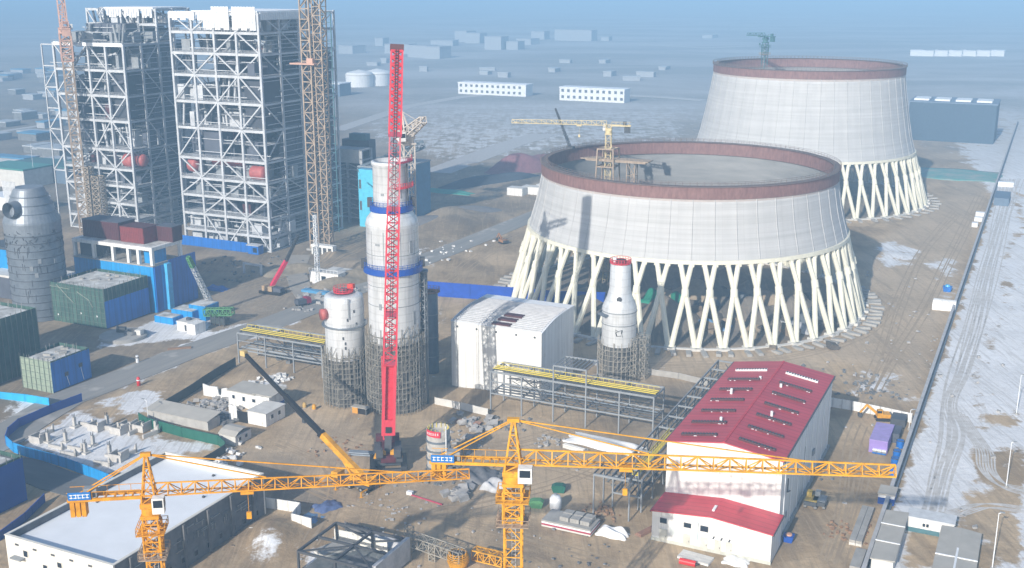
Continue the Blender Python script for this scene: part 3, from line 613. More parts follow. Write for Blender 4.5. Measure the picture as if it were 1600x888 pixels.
# ------------------------------------------------------------------ boiler frames
def boiler(label, a, b, W_, D_, levels, step, seed, drums):
    rnd = random.Random(seed); t = thing('boiler_frame', label, 'boiler frame', a, b, 0, 0, 'boiler house frames')
    nx, ny = 4, 4; xs = [W_ * i / nx for i in range(nx + 1)]; ys = [D_ * j / ny for j in range(ny + 1)]; top = levels[-1]
    for i, x in enumerate(xs):
        for j, y in enumerate(ys):
            zt = top if (not step or j >= 2) else step
            wd = .95 if j == 0 else .8
            MB().cbox(x, y, zt / 2, wd, wd, zt).build('column', steelw, t)
    for li, z in enumerate(levels):
        y0 = 0 if (not step or z <= step + .1) else 2
        mb = MB()
        for j in range(y0, ny + 1): mb.cbox(W_ / 2, ys[j], z - .55, W_, .5, 1.05 if j == y0 else .8)
        for x in xs: mb.cbox(x, (ys[y0] + D_) / 2, z - .6, .45, D_ - ys[y0], .8)
        if z < top - 1 and y0 == 0:             # lighter intermediate rails and girts
            zn = levels[li + 1]
            for k in (1, 2, 3, 4):
                if rnd.random() < .8: mb.cbox(W_ / 2 + rnd.uniform(-6, 6), (.1, ys[1], 1.5, ys[1])[k - 1], z + (zn - z) * k / 5, W_ * rnd.uniform(.4, .9), .22, .28)
                mb.cbox(W_ + .1, D_ / 2 + rnd.uniform(-4, 4), z + (zn - z) * k / 5, .22, D_ * rnd.uniform(.5, .95), .25)
        mb.build('floor_beam', steelw, t)
        if z < top - 1:
            mb = MB()
            for i in range(nx):
                for j in range(ny):
                    if j * 1. < y0 or rnd.random() < .12 or (i in (1, 2) and j in (1, 2)): continue
                    mb.box(xs[i] + .6, xs[i+1] - .6, ys[j] + .5, ys[j+1] - .3, z - .02, z + .14)
            if y0 == 0:
                for k in range(int(W_ / 1.6)):
                    mb.beam((k * 1.6, -.5, z), (k * 1.6, -.5, z + 1.15), .09, cap=False)
                mb.beam((0, -.5, z + 1.15), (W_, -.5, z + 1.15), .1); mb.beam((0, -.5, z + .6), (W_, -.5, z + .6), .08)
            mb.build('floor_deck', grate, t)
            mb = MB(); zn = levels[li + 1]; hh = zn - z
            for k in range(70):                 # ducts, pipes and cabinets standing on the floor
                one = MB() if k < 8 else mb
                x, y = rnd.uniform(1, W_ - 1), rnd.uniform(ys[y0] + 1, D_ - 1); q = rnd.random()
                if q < .4: one.cbox(x, y, z + hh * .3, rnd.uniform(1, 6), rnd.uniform(1, 5), hh * .55); nm = 'duct'
                elif q < .7:
                    l_ = rnd.uniform(4, 12); one.tube((x, y, z + hh * rnd.uniform(.3, .8)), (min(W_ - .5, x + l_), y, z + hh * rnd.uniform(.3, .8)), rnd.uniform(.25, .7), None, 8); nm = 'pipe'
                else: one.tube((x, y, z), (x + rnd.uniform(-2, 2), y, z + hh), rnd.uniform(.2, .6), None, 8); nm = 'riser'
                if k < 8: one.build(nm, rnd.choice((slate, alumd, grey, steelw, rustd, steelw)), t)
            tag(mb.build('pipework', rnd.choice((slate, grey, steelw)), t), kind='stuff')
    # diagonal bracing: bays zigzag so that the diagonals meet in stars
    bz = [levels[i] for i in range(0, len(levels)) if i != 1]
    for i in range(nx):
        for k in range(len(bz) - 1):
            if step and bz[k+1] > step + .1: continue
            if rnd.random() < .12: continue
            up = (i + k) % 2 == 0; p = (xs[i], -.25, bz[k] if up else bz[k+1]); q = (xs[i+1], -.25, bz[k+1] if up else bz[k])
            MB().beam(p, q, .52, .52).build('brace', steelw, t)
    for j in range(ny):
        for k in range(len(bz) - 1):
            if step and j < 2 and bz[k+1] > step + .1: continue
            if rnd.random() < .5: continue
            up = (j + k) % 2 == 0; p = (W_ + .25, ys[j], bz[k] if up else bz[k+1]); q = (W_ + .25, ys[j+1], bz[k+1] if up else bz[k])
            MB().beam(p, q, .38, .38).build('brace', steelw, t)
    for i in range(nx):                         # a second braced plane one bay in
        for k in range(1, len(bz) - 1):
            if (step and bz[k+1] > step + .1) or rnd.random() < .45: continue
            up = (i + k) % 2; MB().beam((xs[i], ys[1] + .6, bz[k] if up else bz[k+1]), (xs[i+1], ys[1] + .6, bz[k+1] if up else bz[k]), .36).build('inner_brace', steelw, t)
    for k in range(3):
        z0, z1 = levels[-3], levels[-1]
        if step: MB().beam((xs[k], ys[2] - .3, z0 if k % 2 else z1), (xs[k+1], ys[2] - .3, z1 if k % 2 else z0), .5).build('brace', steelw, t)
    fz0, fz1 = levels[4], levels[-2]
    MB().box(xs[1] + 1, xs[3] - 1, ys[1] + 1, ys[3] + 3, fz0, fz1).build('furnace_casing', slate, t)
    MB().box(xs[0] + 2, xs[4] - 2, ys[3] + 4, ys[4] - .6, 2, levels[-3]).build('rear_casing', slate, t)
    MB().box(xs[2], xs[4] - 1.2, ys[2], ys[3], levels[2], levels[5]).build('shade_casing', slate, t)  # dark casings added to deepen the shade inside the frame
    MB().box(xs[0] + 1, xs[1], ys[1], ys[2], levels[5] + 1, levels[7] - 1).build('shade_casing', slate, t); MB().box(xs[3] + .8, xs[4] - 1, ys[0] + 2, ys[2], levels[6] + 1, levels[8] - 2).build('shade_casing', M('casing_dark', (.05, .055, .07), .7), t)
    MB().box(xs[1], xs[2] - 1, ys[0] + 2, ys[1], levels[5] + .5, levels[6] - 2).build('shade_casing', slate, t); MB().box(xs[0] + 2, xs[2], ys[2], ys[3], 1, levels[3] - 1).build('shade_casing', M('casing_dark', None), t)
    MB().box(xs[4] - 3.5, xs[4] - 1.2, ys[1], ys[4] - 2, levels[4], levels[8]).build('side_shade_panel', slate, t)  # dark panel added to darken the shaded side of the frame
    for li in (2, 3, 5, 6, 7, 8):              # half floors between the main ones
        z0 = (levels[li] + levels[li+1]) / 2
        if step and z0 > step: continue
        i0 = rnd.randrange(0, 3); MB().box(xs[i0] + .5, xs[i0 + 2] - .5 if i0 < 3 else xs[4], ys[0] + .6, ys[2], z0, z0 + .2).build('half_floor', grate, t)
    for (x, y, z, l_, r_, ax) in drums:
        mb = MB(); n = 8; prof = [(.02, -l_/2 - r_ * .5)] + [(r_ * math.sin(q), -l_/2 - r_ * .5 * math.cos(q)) for q in np.linspace(.3, math.pi / 2, 5)] + [(r_ * math.sin(q), l_/2 + r_ * .5 * math.cos(q)) for q in np.linspace(math.pi / 2, .3, 5)] + [(.02, l_/2 + r_ * .5)]
        mb.lathe(prof, 20, cap=False)
        o = mb.build('drum', drumm, t, True); o.location = (x, y, z); o.rotation_euler = (0, R(90), 0) if ax == 'x' else (R(90), 0, 0)
    return t, xs, ys
LV = [0.6, 6.8, 14, 22, 29.6, 38.2, 51, 62, 73, 82, 90.5, 98]
LR = LV
t, xs, ys = boiler('right hand white steel boiler frame, complete to its snowy roof, with red drums inside', -334.5, 370.5, 45.5, 53, LR, None, 1,
    ((39.5, 2.6, 33.0, 5, 3.0, 'x'), (4.5, 3.5, 34, 2.5, 3.2, 'x'), (20, 7, 35.5, 15, 1.6, 'x'), (26, 18, 34, 15, 2.6, 'x')))
mb = MB()
for i in range(30):
    if i in (9, 21): continue
    mb.box(.6 + i * 1.48, 1.9 + i * 1.48, -.9, -.5, 91.2 + (i % 3 == 0) * .8 + (3.6 if i < 12 else 0), 98.4 + (i > 14) * 2)
mb.build('parapet_sheet', whitem, t); MB().box(12, 45.4, -.4, 38, 98.2, 98.7).build('roof_deck', snow, t)
mb = MB()
for i in range(26): mb.box(45.6, 46., 1 + i * 1.4, 2.2 + i * 1.4, 95.2, 98.2)
mb.build('side_sheet', whitem, t)
t, xs, ys = boiler('left hand white steel boiler frame, its front half a storey lower than its back', -404.5, 372.5, 41, 43, LV[:9] + [84, 92, 98.5], 84, 2, ((37, 2.6, 33.2, 3.5, 3.1, 'x'), (40.5, 5.5, 33, 3, 2.8, 'x')))
MB().box(8, 40, 21, 43, 98.4, 99).build('roof_deck', snow, t)
mb = MB()
for i in range(22):
    if i % 7 != 3: mb.box(7 + i * 1.5, 8.2 + i * 1.5, 20.4, 20.8, 94.6 + (i % 4 == 0) * .7, 98.3)
mb.build('parapet_sheet', whitem, t)
MB().box(28, 40, 12, 42, 60, 83).build('wrapped_casing', slate, t)
MB().box(0.5, 41, -.6, -.3, 82.9, 84.4).build('snowy_edge', snow, t)
# cranes serving them
a, b = S(490, 391); 
t = thing('hoist_mast', 'tall beige lattice hoist mast against the right hand boiler frame', 'hoist mast', a + 1, b + 2)
MB().lattice((0, 0, 0), (0, 0, 108), 4.4, 4.4, 26, .55, .36).build('mast', beige, t); MB().lattice((5.2, .6, 0), (5.2, .6, 104), 2.6, 4, 30, .40, .28).build('guide_frame', beige, t)
mb = MB().cbox(-1.5, 0, ZP(a, b, 100), 12, 7, .6); mb.cbox(2, -2, ZP(a, b, 100) + 1.2, 3, 2, 2.2); mb.build('collar_platform', salmon, t)
for k in range(4): MB().beam((-1.5, 2, 18 + 22 * k), (-6, 8, 18 + 22 * k), .4).build('wall_tie', beige, t)
MB().box(-3.6, 7, -3.4, 3.4, -.2, .8).build('base', conc, t)
a, b = S(131, 352)
t = thing('luffing_crane', 'salmon coloured luffing tower crane rising in front of the left hand boiler frame', 'luffing crane', a + 12, b - 11, 0, R(140))
a += 12; b -= 11; zc = ZP(a, b, 52)
MB().lattice((0, 0, 0), (0, 0, zc), 4.0, 4.0, 24, .5, .36).build('mast', beige, t); MB().lattice((0, 0, zc - 12), (0, 0, zc), 4.6, 4.6, 4, .5, .45).build('climbing_cage', salmon, t)
mb = MB().tube((0, 0, zc), (0, 0, zc + 1.6), 2.6, None, 16); mb.cbox(0, 0, zc + 2, 6, 5, .8); mb.build('slewing_unit', salmon, t)
MB().lattice((1.5, 0, zc + 2), (12, 0, zc + 30), 3.2, 2.6, 9, .45, .3).build('jib', salmon, t)
MB().cbox(-6.5, 0, zc + 2.2, 9, 3.6, .7).lattice((-2, 0, zc + 2.4), (-11, 0, zc + 4.2), 3.2, 2.4, 4, .4, .3).build('counter_jib', salmon, t)
MB().cbox(-9.8, 0, zc + .6, 2.4, 3.4, 3).build('counterweight', salmon, t)
MB().beam((-3, -1.2, zc + 2), (-4, 0, zc + 13), .45).beam((-3, 1.2, zc + 2), (-4, 0, zc + 13), .45).build('apex_frame', salmon, t)
MB().beam((-4, 0, zc + 13), (9, 0, zc + 24), .18).build('tie_bar', salmon, t); MB().cbox(2, -2.6, zc + 2.6, 2, 1.8, 2.4).build('cab', white, t)
a, b = S(160, 360); b -= 5; mb = MB().lattice((0, 0, 0), (0, 0, 30), 3, 3, 14, .3, .25, xs=True); mb.lattice((4.5, 1, 0), (4.5, 1, 26), 4, 4, 10, .3, .25, xs=True)
solo(mb, 'scaffold_tower', M('scaffold_tan', (.33, .27, .20), .7), 'dense tan scaffold tower at the foot of the salmon luffing crane', 'scaffold', a, b)
a, b = S(518, 362); t = thing('ladder_frame', 'slim dark ladder frame standing right of the beige hoist mast', 'ladder frame', a, b); zt = ZP(a, b, 20)
for x in (0, 4.2): MB().beam((x, 0, 0), (x, 0, zt), .34).build('stile', teal, t)
for k in range(24): MB().beam((0, 0, 4 + k * (zt - 4) / 23), (4.2, 0, 4 + k * (zt - 4) / 23), .28).build('rung', teal, t)
# left outer tie frame of the left boiler
a, b = -413.5, 374; t = thing('outrigger_frame', 'slim white braced outrigger at the outer side of the left hand boiler frame', 'outrigger', a, b); zt = 83
MB().beam((0, 0, 0), (0, 0, zt), .5).build('column', steelw, t)
for k in range(7):
    z_ = zt - k * 9.5; MB().beam((0, 0, z_), (8.6, 0, z_), .5).build('strut', steelw, t)
    if k in (1, 2, 3, 4, 5): MB().beam((0, 0, z_ - (k % 2) * 9.5), (8.6, 0, z_ - (1 - k % 2) * 9.5), .5).build('brace', steelw, t)
# blue hoarding and cabin at the right boiler's foot
mb = MB().box(0, 36, 0, .2, 0, 4.2); solo(mb, 'hoarding', blue, 'blue hoarding along the foot of the right hand boiler frame', 'hoarding', -334, 366)
t = thing('site_cabin', 'small blue framed cabin at the foot of the right hand boiler frame', 'cabin', -297, 364.5)
MB().box(0, 6, 0, 3.5, 0, 3.6).build('walls', blue, t); MB().box(-.2, 6.2, -.2, 3.7, 3.6, 3.85).build('roof', steelw, t); MB().box(3.2, 5.2, -.06, 0, .8, 2.8).build('window', glass, t)
# ------------------------------------------------------------------ vessels and stacks
def scaffold(mb, r, z0, z1, n, dz, rnd, wd=.13, rr=1.0):
    for k in range(n):
        a_ = 2 * math.pi * k / n
        for q in (r, r - rr):
            if q == r or k % 2: mb.beam((q * math.cos(a_), q * math.sin(a_), z0), (q * math.cos(a_), q * math.sin(a_), z1 + rnd.uniform(-.3, 1.4)), wd, cap=False)
    zs = np.arange(z0 + dz, z1, dz)
    for z in zs:
        for k in range(n):
            if rnd.random() < .08: continue
            a_ = 2 * math.pi * k / n; a2 = 2 * math.pi * (k + 1) / n
            p = (r * math.cos(a_), r * math.sin(a_)); q = (r * math.cos(a2), r * math.sin(a2))
            mb.beam((*p, z), (*q, z), wd, cap=False)
            if rnd.random() < .35: mb.beam((*p, z), (*q, z + dz), wd * .8, cap=False)
            if rnd.random() < .22:              # planks
                p2 = ((r - rr) * math.cos(a_), (r - rr) * math.sin(a_)); q2 = ((r - rr) * math.cos(a2), (r - rr) * math.sin(a2))
                mb.add([(*p, z + .08), (*q, z + .08), (*q2, z + .08), (*p2, z + .08)], [(0, 1, 2, 3)])
def centre(px, py, r):                          # centre of a round thing whose near edge touches the ground there
    x, y = P(px, py); L_ = math.hypot(x, y); return W2S(x + x / L_ * r, y + y / L_ * r)
def ring(r0, r1, z0, z1): return [(r0, z0), (r1, z0), (r1, z1), (r0, z1), (r0, z0)]
def railing(mb, r, z, n=36, h=1.2, wd=.09):
    for k in range(n):
        a_, a2 = 2 * math.pi * k / n, 2 * math.pi * (k + 1) / n; p = (r * math.cos(a_), r * math.sin(a_)); q = (r * math.cos(a2), r * math.sin(a2))
        mb.beam((*p, z), (*p, z + h), wd, cap=False); mb.beam((*p, z + h), (*q, z + h), wd, cap=False); mb.beam((*p, z + h * .5), (*q, z + h * .5), wd, cap=False)
def toward(a, b, extra=0.):                     # local angle that looks back at the camera from a place
    x, y = S2W(a, b); return math.atan2(-y, -x) - TH + extra
rnd = random.Random(11)
a, b = centre(621, 651, 7.9); AB = (a, b); z = lambda py: ZP(a, b, py)
t = thing('absorber_tower', 'tall white absorber tower with two blue ring platforms and scaffolding round its lower third', 'absorber tower', a, b)
ca = toward(a, b)
MB().lathe([(6.4, 0), (6.4, z(522))], 40, cap=False).build('lower_shell', M('scaffolded_shell', (.055, .055, .055), .85, c2=(.14, .135, .125), scale=.5), t, True)
MB().lathe([(6.75, z(530)), (6.75, z(352)), (6.9, z(350)), (6.5, z(340)), (4.7, z(326)), (4.6, z(322))], 48, cap=False).build('absorber_shell', alum, t, True)
MB().lathe([(4.6, z(323)), (4.55, z(258)), (4.85, z(256)), (4.85, z(252)), (4.2, z(250)), (4.1, z(262))], 48, cap=False).build('upper_shell', alum, t, True)
MB().lathe([(4.3, z(262)), (.02, z(258))], 40, cap=False).build('top_plate', alumd, t, True)
for py, r in ((323, 4.65), (417, 6.75)):
    mb = MB().lathe(ring(r, r + .95, z(py) - .8, z(py) + .7), 40, cap=False); mb.build('blue_ring', navy, t)
    mb = MB(); railing(mb, r + .9, z(py) + .7); rl = mb.build('railing', navy, t)
    for k in (-1, 1): MB().cbox((r + .9) * math.cos(ca + k * 1.45), (r + .9) * math.sin(ca + k * 1.45), z(py) + 1.4, 1.2, 1.2, 2.4, ca).build('ring_bracket', dark, t)
mb = MB()
for k in range(15):                             # red gallery only round the right side
    q0, q1 = ca + .15 + k * .1, ca + .15 + (k + 1) * .1; mb.add([(r_ * math.cos(q_), r_ * math.sin(q_), z(290) + h_) for q_ in (q0, q1) for r_ in (4.5, 5.8) for h_ in (-.15, .15)], [(0, 1, 3, 2), (4, 6, 7, 5), (1, 5, 7, 3), (0, 2, 6, 4), (2, 3, 7, 6), (0, 4, 5, 1)])
    mb.beam((5.7 * math.cos(q0), 5.7 * math.sin(q0), z(290)), (5.7 * math.cos(q0), 5.7 * math.sin(q0), z(290) + 1.2), .09); mb.beam((5.7 * math.cos(q0), 5.7 * math.sin(q0), z(290) + 1.2), (5.7 * math.cos(q1), 5.7 * math.sin(q1), z(290) + 1.2), .1)
mb.build('red_gallery', red, t)
mb = MB()
for k in range(17):
    q0, q1 = ca + .25 + k * .1, ca + .25 + (k + 1) * .1; mb.add([(r_ * math.cos(q_), r_ * math.sin(q_), z(251) + h_) for q_ in (q0, q1) for r_ in (4.5, 5.7) for h_ in (-.1, .2)], [(0, 1, 3, 2), (4, 6, 7, 5), (1, 5, 7, 3), (0, 2, 6, 4), (2, 3, 7, 6), (0, 4, 5, 1)])
    mb.beam((5.6 * math.cos(q0), 5.6 * math.sin(q0), z(251)), (5.6 * math.cos(q0), 5.6 * math.sin(q0), z(251) + 1.2), .08); mb.beam((5.6 * math.cos(q0), 5.6 * math.sin(q0), z(251) + 1.2), (5.6 * math.cos(q1), 5.6 * math.sin(q1), z(251) + 1.2), .08)
mb.build('top_gallery', M('dark_red', (.33, .03, .07), .5), t)
MB().tube((4.9 * math.cos(ca + 1.0), 4.9 * math.sin(ca + 1.0), z(322)), (4.9 * math.cos(ca + 1.0), 4.9 * math.sin(ca + 1.0), z(254)), .22).build('riser_pipe', dark, t)
for k, (da, py, hh, ww) in enumerate(((.75, 380, 3.2, .9), (.85, 490, 3.6, 1.0), (.2, 366, .8, .8), (-.55, 470, 1.6, .7), (-.6, 375, .5, 1.2), (.55, 300, 2, .3), (-.5, 300, .6, .8))):
    r = 6.8 if py > 330 else 4.6
    MB().cbox(r * math.cos(ca + da), r * math.sin(ca + da), z(py), .2, ww, hh, ca + da).build('manhole', grey, t)
mb = MB()
for py in (392, 440, 470): mb.lathe(ring(6.72, 6.82, z(py) - .07, z(py) + .07), 40, cap=False)
mb.build('seam', grey, t)
for da in (-.9, -.35, .3, .95):
    MB().cbox(6.77 * math.cos(ca + da), 6.77 * math.sin(ca + da), (z(417) + z(352)) / 2, .06, .12, z(352) - z(417) - 1.2, ca + da).build('seam', grey, t)
MB().lathe([(.9, 0), (.9, z(430)), (1.2, z(428)), (1.2, z(424))], 14, cx=7.9 * math.cos(ca + 1.7), cy=7.9 * math.sin(ca + 1.7)).build('downpipe', alumd, t, True)
MB().lattice((7.7 * math.cos(ca + 1.5), 7.7 * math.sin(ca + 1.5), 18), (7.7 * math.cos(ca + 1.5), 7.7 * math.sin(ca + 1.5), z(425)), 1.5, 1.5, 10, .16, .12).build('stair_tower', grey, t)
mb = MB(); scaffold(mb, 7.9, 0, z(518), 46, 1.5, rnd); scaffold(mb, 7.1, 0, z(508), 24, 3.0, rnd); mb.build('scaffold', scaff, t)
# a small pale crane behind its top
a2, b2 = W2S(*(np.array(S2W(a, b)) + np.array((3.2, 13)))); z2 = ZP(a2, b2, 206); yw, jl = jib_to(684, 184, z2 + 6, a2, b2)
tower_crane('pale luffing tower crane rising behind the absorber tower', a2, b2, yw, z2, 13, 4, 3., M('crane_faded', (.55, .50, .45), .6), 5, sign=False, cage=False, luff=R(20), cl_m=dark)
# left tank
a, b = centre(544, 640, 6.3); t = thing('slurry_tank', 'shorter white tank with a flat red railed top, left of the absorber tower', 'tank', a, b); ca = toward(a, b)
MB().lathe([(4.9, 0), (4.9, z(548))], 36, cap=False).build('lower_shell', M('scaffolded_shell', None), t, True)
MB().lathe([(5.25, z(556)), (5.25, z(468)), (5.0, z(461)), (3.4, z(456)), (3.3, z(458)), (.02, z(458))], 44, cap=False).build('tank_shell', alum, t, True)
mb = MB().lathe(ring(5.2, 6.1, z(505) - .12, z(505) + .12), 32, cap=False); mb.build('gallery', alumd, t)
mb = MB(); 
for k in range(22):
    a_ = ca + .1 + k * .07; mb.beam((6.05 * math.cos(a_), 6.05 * math.sin(a_), z(505)), (6.05 * math.cos(a_), 6.05 * math.sin(a_), z(505) + 1.2), .09)
mb.build('gallery_rail', grey, t)
mb = MB().lathe(ring(1.0, 2.6, z(456), z(456) + .25), 24, cap=False); railing(mb, 2.6, z(456) + .2, 18); mb.build('top_rail', red, t)
MB().lathe([(1.3, z(456) - .3), (1.3, z(452)), (.02, z(450))], 18).build('hatch', dark, t, True)
MB().cbox(1.2, 2, z(449), 1.6, 1.2, 1.2).build('red_motor', M('motor_red', (.65, .06, .03), .5), t)
MB().tube((5.2 * math.cos(ca - 1.15), 5.2 * math.sin(ca - 1.15), z(486)), (6.6 * math.cos(ca - 1.15), 6.6 * math.sin(ca - 1.15), z(486)), 1.5, 1.5, 18).build('nozzle', drumm, t, True)
for da, py in ((.15, 492), (-.1, 520), (.0, 528), (.0, 535), (.5, 480), (.62, 500)): MB().cbox(5.28 * math.cos(ca + da), 5.28 * math.sin(ca + da), z(py), .12, .45, .8, ca + da).build('manhole', dark, t)
MB().cbox(5.5 * math.cos(ca + .2), 5.5 * math.sin(ca + .2), z(475), .3, .3, 5.5, ca).build('riser', grey, t)
mb = MB(); scaffold(mb, 6.3, 0, z(546), 38, 1.4, rnd); scaffold(mb, 5.6, 0, z(540), 22, 2.8, rnd); mb.build('scaffold', scaff, t)
# slim stack right of the absorber
a, b = centre(675, 585, 2.1); t = thing('slim_stack', 'slim grey clad stack with a rusty cap, just right of the absorber tower', 'stack', a, b); ca = toward(a, b)
MB().lathe([(2.1, 0), (2.1, z(458)), (1.9, z(456))], 26, cap=False).build('clad_shell', alumd, t, True)
mb = MB().lathe(ring(1.4, 2.75, z(456), z(456) + .2), 24); railing(mb, 2.7, z(456), 18); mb.build('cap_gallery', M('rusty_steel', (.30, .17, .12), .8), t)
for py in (490, 525, 555): MB().lathe(ring(2.05, 2.2, z(py) - .1, z(py) + .1), 26, cap=False).build('band', grey, t)
# bottle shaped vessel
a, b = centre(965, 598, 6.2); t = thing('bottle_vessel', 'bottle shaped metal vessel with a scaffolded base in front of the nearer cooling tower', 'vessel', a, b); ca = toward(a, b)
MB().lathe([(4.6, 0), (4.6, z(525))], 32, cap=False).build('lower_shell', M('scaffolded_shell', None), t, True)
MB().lathe([(4.95, z(536)), (4.95, z(484)), (4.9, z(478)), (3.6, z(462)), (3.05, z(450)), (2.85, z(413)), (2.6, z(411)), (2.5, z(416))], 44, cap=False).build('vessel_shell', alum, t, True)
mb = MB().lathe(ring(2.3, 3.0, z(411), z(411) + .25), 28, cap=False); railing(mb, 2.95, z(411), 22, 1.3, .12); mb.build('red_gallery', red, t)
MB().lathe([(1.6, z(414)), (1.6, z(406)), (.02, z(405))], 16).build('cap', rustd, t, True); MB().tube((-1.4, -1, z(412)), (-1.4, -1, z(402)), .55).build('vent', whitem, t)
for py in (484, 503): MB().lathe(ring(4.9, 5.08, z(py) - .12, z(py) + .12), 36, cap=False).build('band', grey, t)
mb = MB().lathe([(.02, -.1), (.8, -.1), (.8, .15), (.02, .15)], 16, cap=False); o = mb.build('manhole', dark, t); o.location = (3.75 * math.cos(ca - .05), 3.75 * math.sin(ca - .05), z(463)); o.rotation_euler = (0, R(90), ca - .05)
MB().cbox(5.4 * math.cos(ca - 1.0), 5.4 * math.sin(ca - 1.0), z(488), 1.6, 3.4, .5, ca - 1.0).build('bracket', alumd, t)
mb = MB()                                       # black painted mark on the side
for (u0, v0, u1, v1) in ((-1.0, 1.0, -.2, .55), (-.2, .55, .9, .95), (.9, .95, .7, -.1), (.7, -.1, 1.1, -1.2), (-1.0, 1.0, -.75, .3), (-.9, .2, -.6, -.9), (-.6, -.9, .7, -.75), (-.2, .55, -.75, .2)):
    f = lambda u, v: (5.02 * math.cos(ca + u / 5), 5.02 * math.sin(ca + u / 5), z(513) + v)
    mb.beam(f(u0, v0), f(u1, v1), .30, .06)
mb.build('painted_mark', black, t)
mb = MB(); scaffold(mb, 6.0, 0, z(533), 30, 1.5, rnd); mb.build('scaffold', scaffy, t)
mb = MB()
for k in range(5): mb.lattice((5.5 + 2.2 * (k % 2), 3 + 1.5 * k - 5, 0), (5.5 + 2.2 * (k % 2), 3 + 1.5 * k - 5, z(523)), 1.6, 1.6, 8, .12, .1)
mb.build('stair_scaffold', scaffy, t)
# small banded silo in the yard
a, b = centre(686, 738, 2.9); t = thing('small_silo', 'small grey banded silo with a red banner on its rim, beside the crawler crane', 'silo', a, b); ca = toward(a, b)
MB().lathe([(2.75, 0), (2.75, z(668)), (2.6, z(668)), (2.55, z(674)), (.02, z(674))], 32, cap=False).build('silo_shell', M('grey_mottled', (.42, .40, .37), .7, var=.35, scale=.9), t, True)
for py in (686, 700, 714, 728): MB().lathe(ring(2.7, 2.98, z(py) - .25, z(py) + .2), 32, cap=False).build('band', alumd, t)
mb = MB()
for k in range(14):
    a_, a2 = ca - 1.1 + k * .09, ca - 1.1 + (k + 1) * .09; mb.beam((2.98 * math.cos(a_), 2.98 * math.sin(a_), z(671) - .02 * k), (2.98 * math.cos(a2), 2.98 * math.sin(a2), z(671) - .02 * (k + 1)), .08, 1.5, up=(0, 0, 1))
bn = mb.build('banner', red, t); mb = MB()
for k in range(6):
    a_ = ca - .95 + k * .18; mb.cbox(3.04 * math.cos(a_), 3.04 * math.sin(a_), z(671), .03, .32, .12, a_); mb.cbox(3.04 * math.cos(a_), 3.04 * math.sin(a_), z(671) - .1, .03, .1, .6, a_); mb.cbox(3.04 * math.cos(a_), 3.04 * math.sin(a_), z(671) - .35, .03, .36, .1, a_)
mb.build('lettering', whitem, bn)
MB().tube((3.1 * math.cos(ca + .6), 3.1 * math.sin(ca + .6), 0), (3.1 * math.cos(ca + .6), 3.1 * math.sin(ca + .6), z(660)), .2).build('riser', alum, t)
mb = MB(); 
for k in range(14): mb.beam((2.4 * math.cos(k * .45), 2.4 * math.sin(k * .45), z(675)), (2.4 * math.cos(k * .45), 2.4 * math.sin(k * .45), z(666)), .12)
mb.build('starter_bars', yrail, t)
# big silo at the left
a, b = centre(68, 503, 9); t = thing('coal_silo', 'large grey clad silo with a sloping cone top and a round duct mouth', 'silo', a, b); ca = toward(a, b)
zc = ZP(a, b, 342); zt = ZP(a, b, 292)
MB().lathe([(9.0, 0), (9.0, zc - 4)], 44, cap=False).build('clad_wall', alumd, t, True)
MB().lathe([(9.0, zc - 4), (9.1, zc - .6), (9.0, zc), (5.0, zt - .6), (4.6, zt), (.02, zt + .2)], 44, cap=False).build('cone_roof', M('zinc', (.22, .25, .29), .45, .25, var=.2), t)
for k_ in range(1, 4): q_ = k_ / 4; MB().lathe(ring(9 - 4 * q_ - .1, 9 - 4 * q_ + .12, zc + (zt - zc) * q_ - .1, zc + (zt - zc) * q_ + .12), 44, cap=False).build('roof_band', alumd, t)
for k in range(12):
    z_ = 1.5 + k * (zc - 6) / 11; MB().lathe(ring(8.95, 9.12, z_ - .1, z_ + .1), 44, cap=False).build('band', dark, t)
mb = MB()
for k in range(34):
    a_ = ca + rnd.uniform(-1.5, 1.5); z_ = rnd.uniform(2, zc - 8); mb.cbox(9.05 * math.cos(a_), 9.05 * math.sin(a_), z_, .1, .14, 2.2, a_)
tag(mb.build('seams', dark, t), kind='stuff')
mb = MB()
for k in range(70):                             # torn insulation near the shoulder
    a_ = ca + rnd.uniform(-1.5, 1.6); z_ = zc - rnd.uniform(3, 9); a2 = a_ + rnd.uniform(-.12, .12)
    mb.beam((9.1 * math.cos(a_), 9.1 * math.sin(a_), z_), (9.1 * math.cos(a2), 9.1 * math.sin(a2), z_ + rnd.uniform(-1.2, 1.2)), .16)
tag(mb.build('torn_lagging', dark, t), kind='stuff')
an = ca - .75; p = V3((4.5 * math.cos(an), 4.5 * math.sin(an), zc + 4.6)); q = V3((9.8 * math.cos(an), 9.8 * math.sin(an), zc + 4.6))
dm = MB().tube(p, q, 2.6, None, 24, cap=False).tube(q, p, 2.35, None, 24, cap=False).build('duct_mouth', M('zinc', None), t, True)
MB().tube(p * .9 + q * .1, p * .88 + q * .12, 2.4, None, 24).build('duct_plug', black, dm)
for da, z_ in ((-.2, zc * .55), (.1, zc * .62), (-.05, zc * .48), (.7, zc * .6)): MB().cbox(9.08 * math.cos(ca + da), 9.08 * math.sin(ca + da), z_, .15, 1.1, 1.6, ca + da).build('access_door', grey, t)
mb = MB()
for k in range(10): mb.tube((-6.6 + k * .5, -3.8, zc - 2), (-7.0 + k * .62, -4.2, zt + 2), .16, None, 6)
mb.build('sheet_bundle', whitem, t)
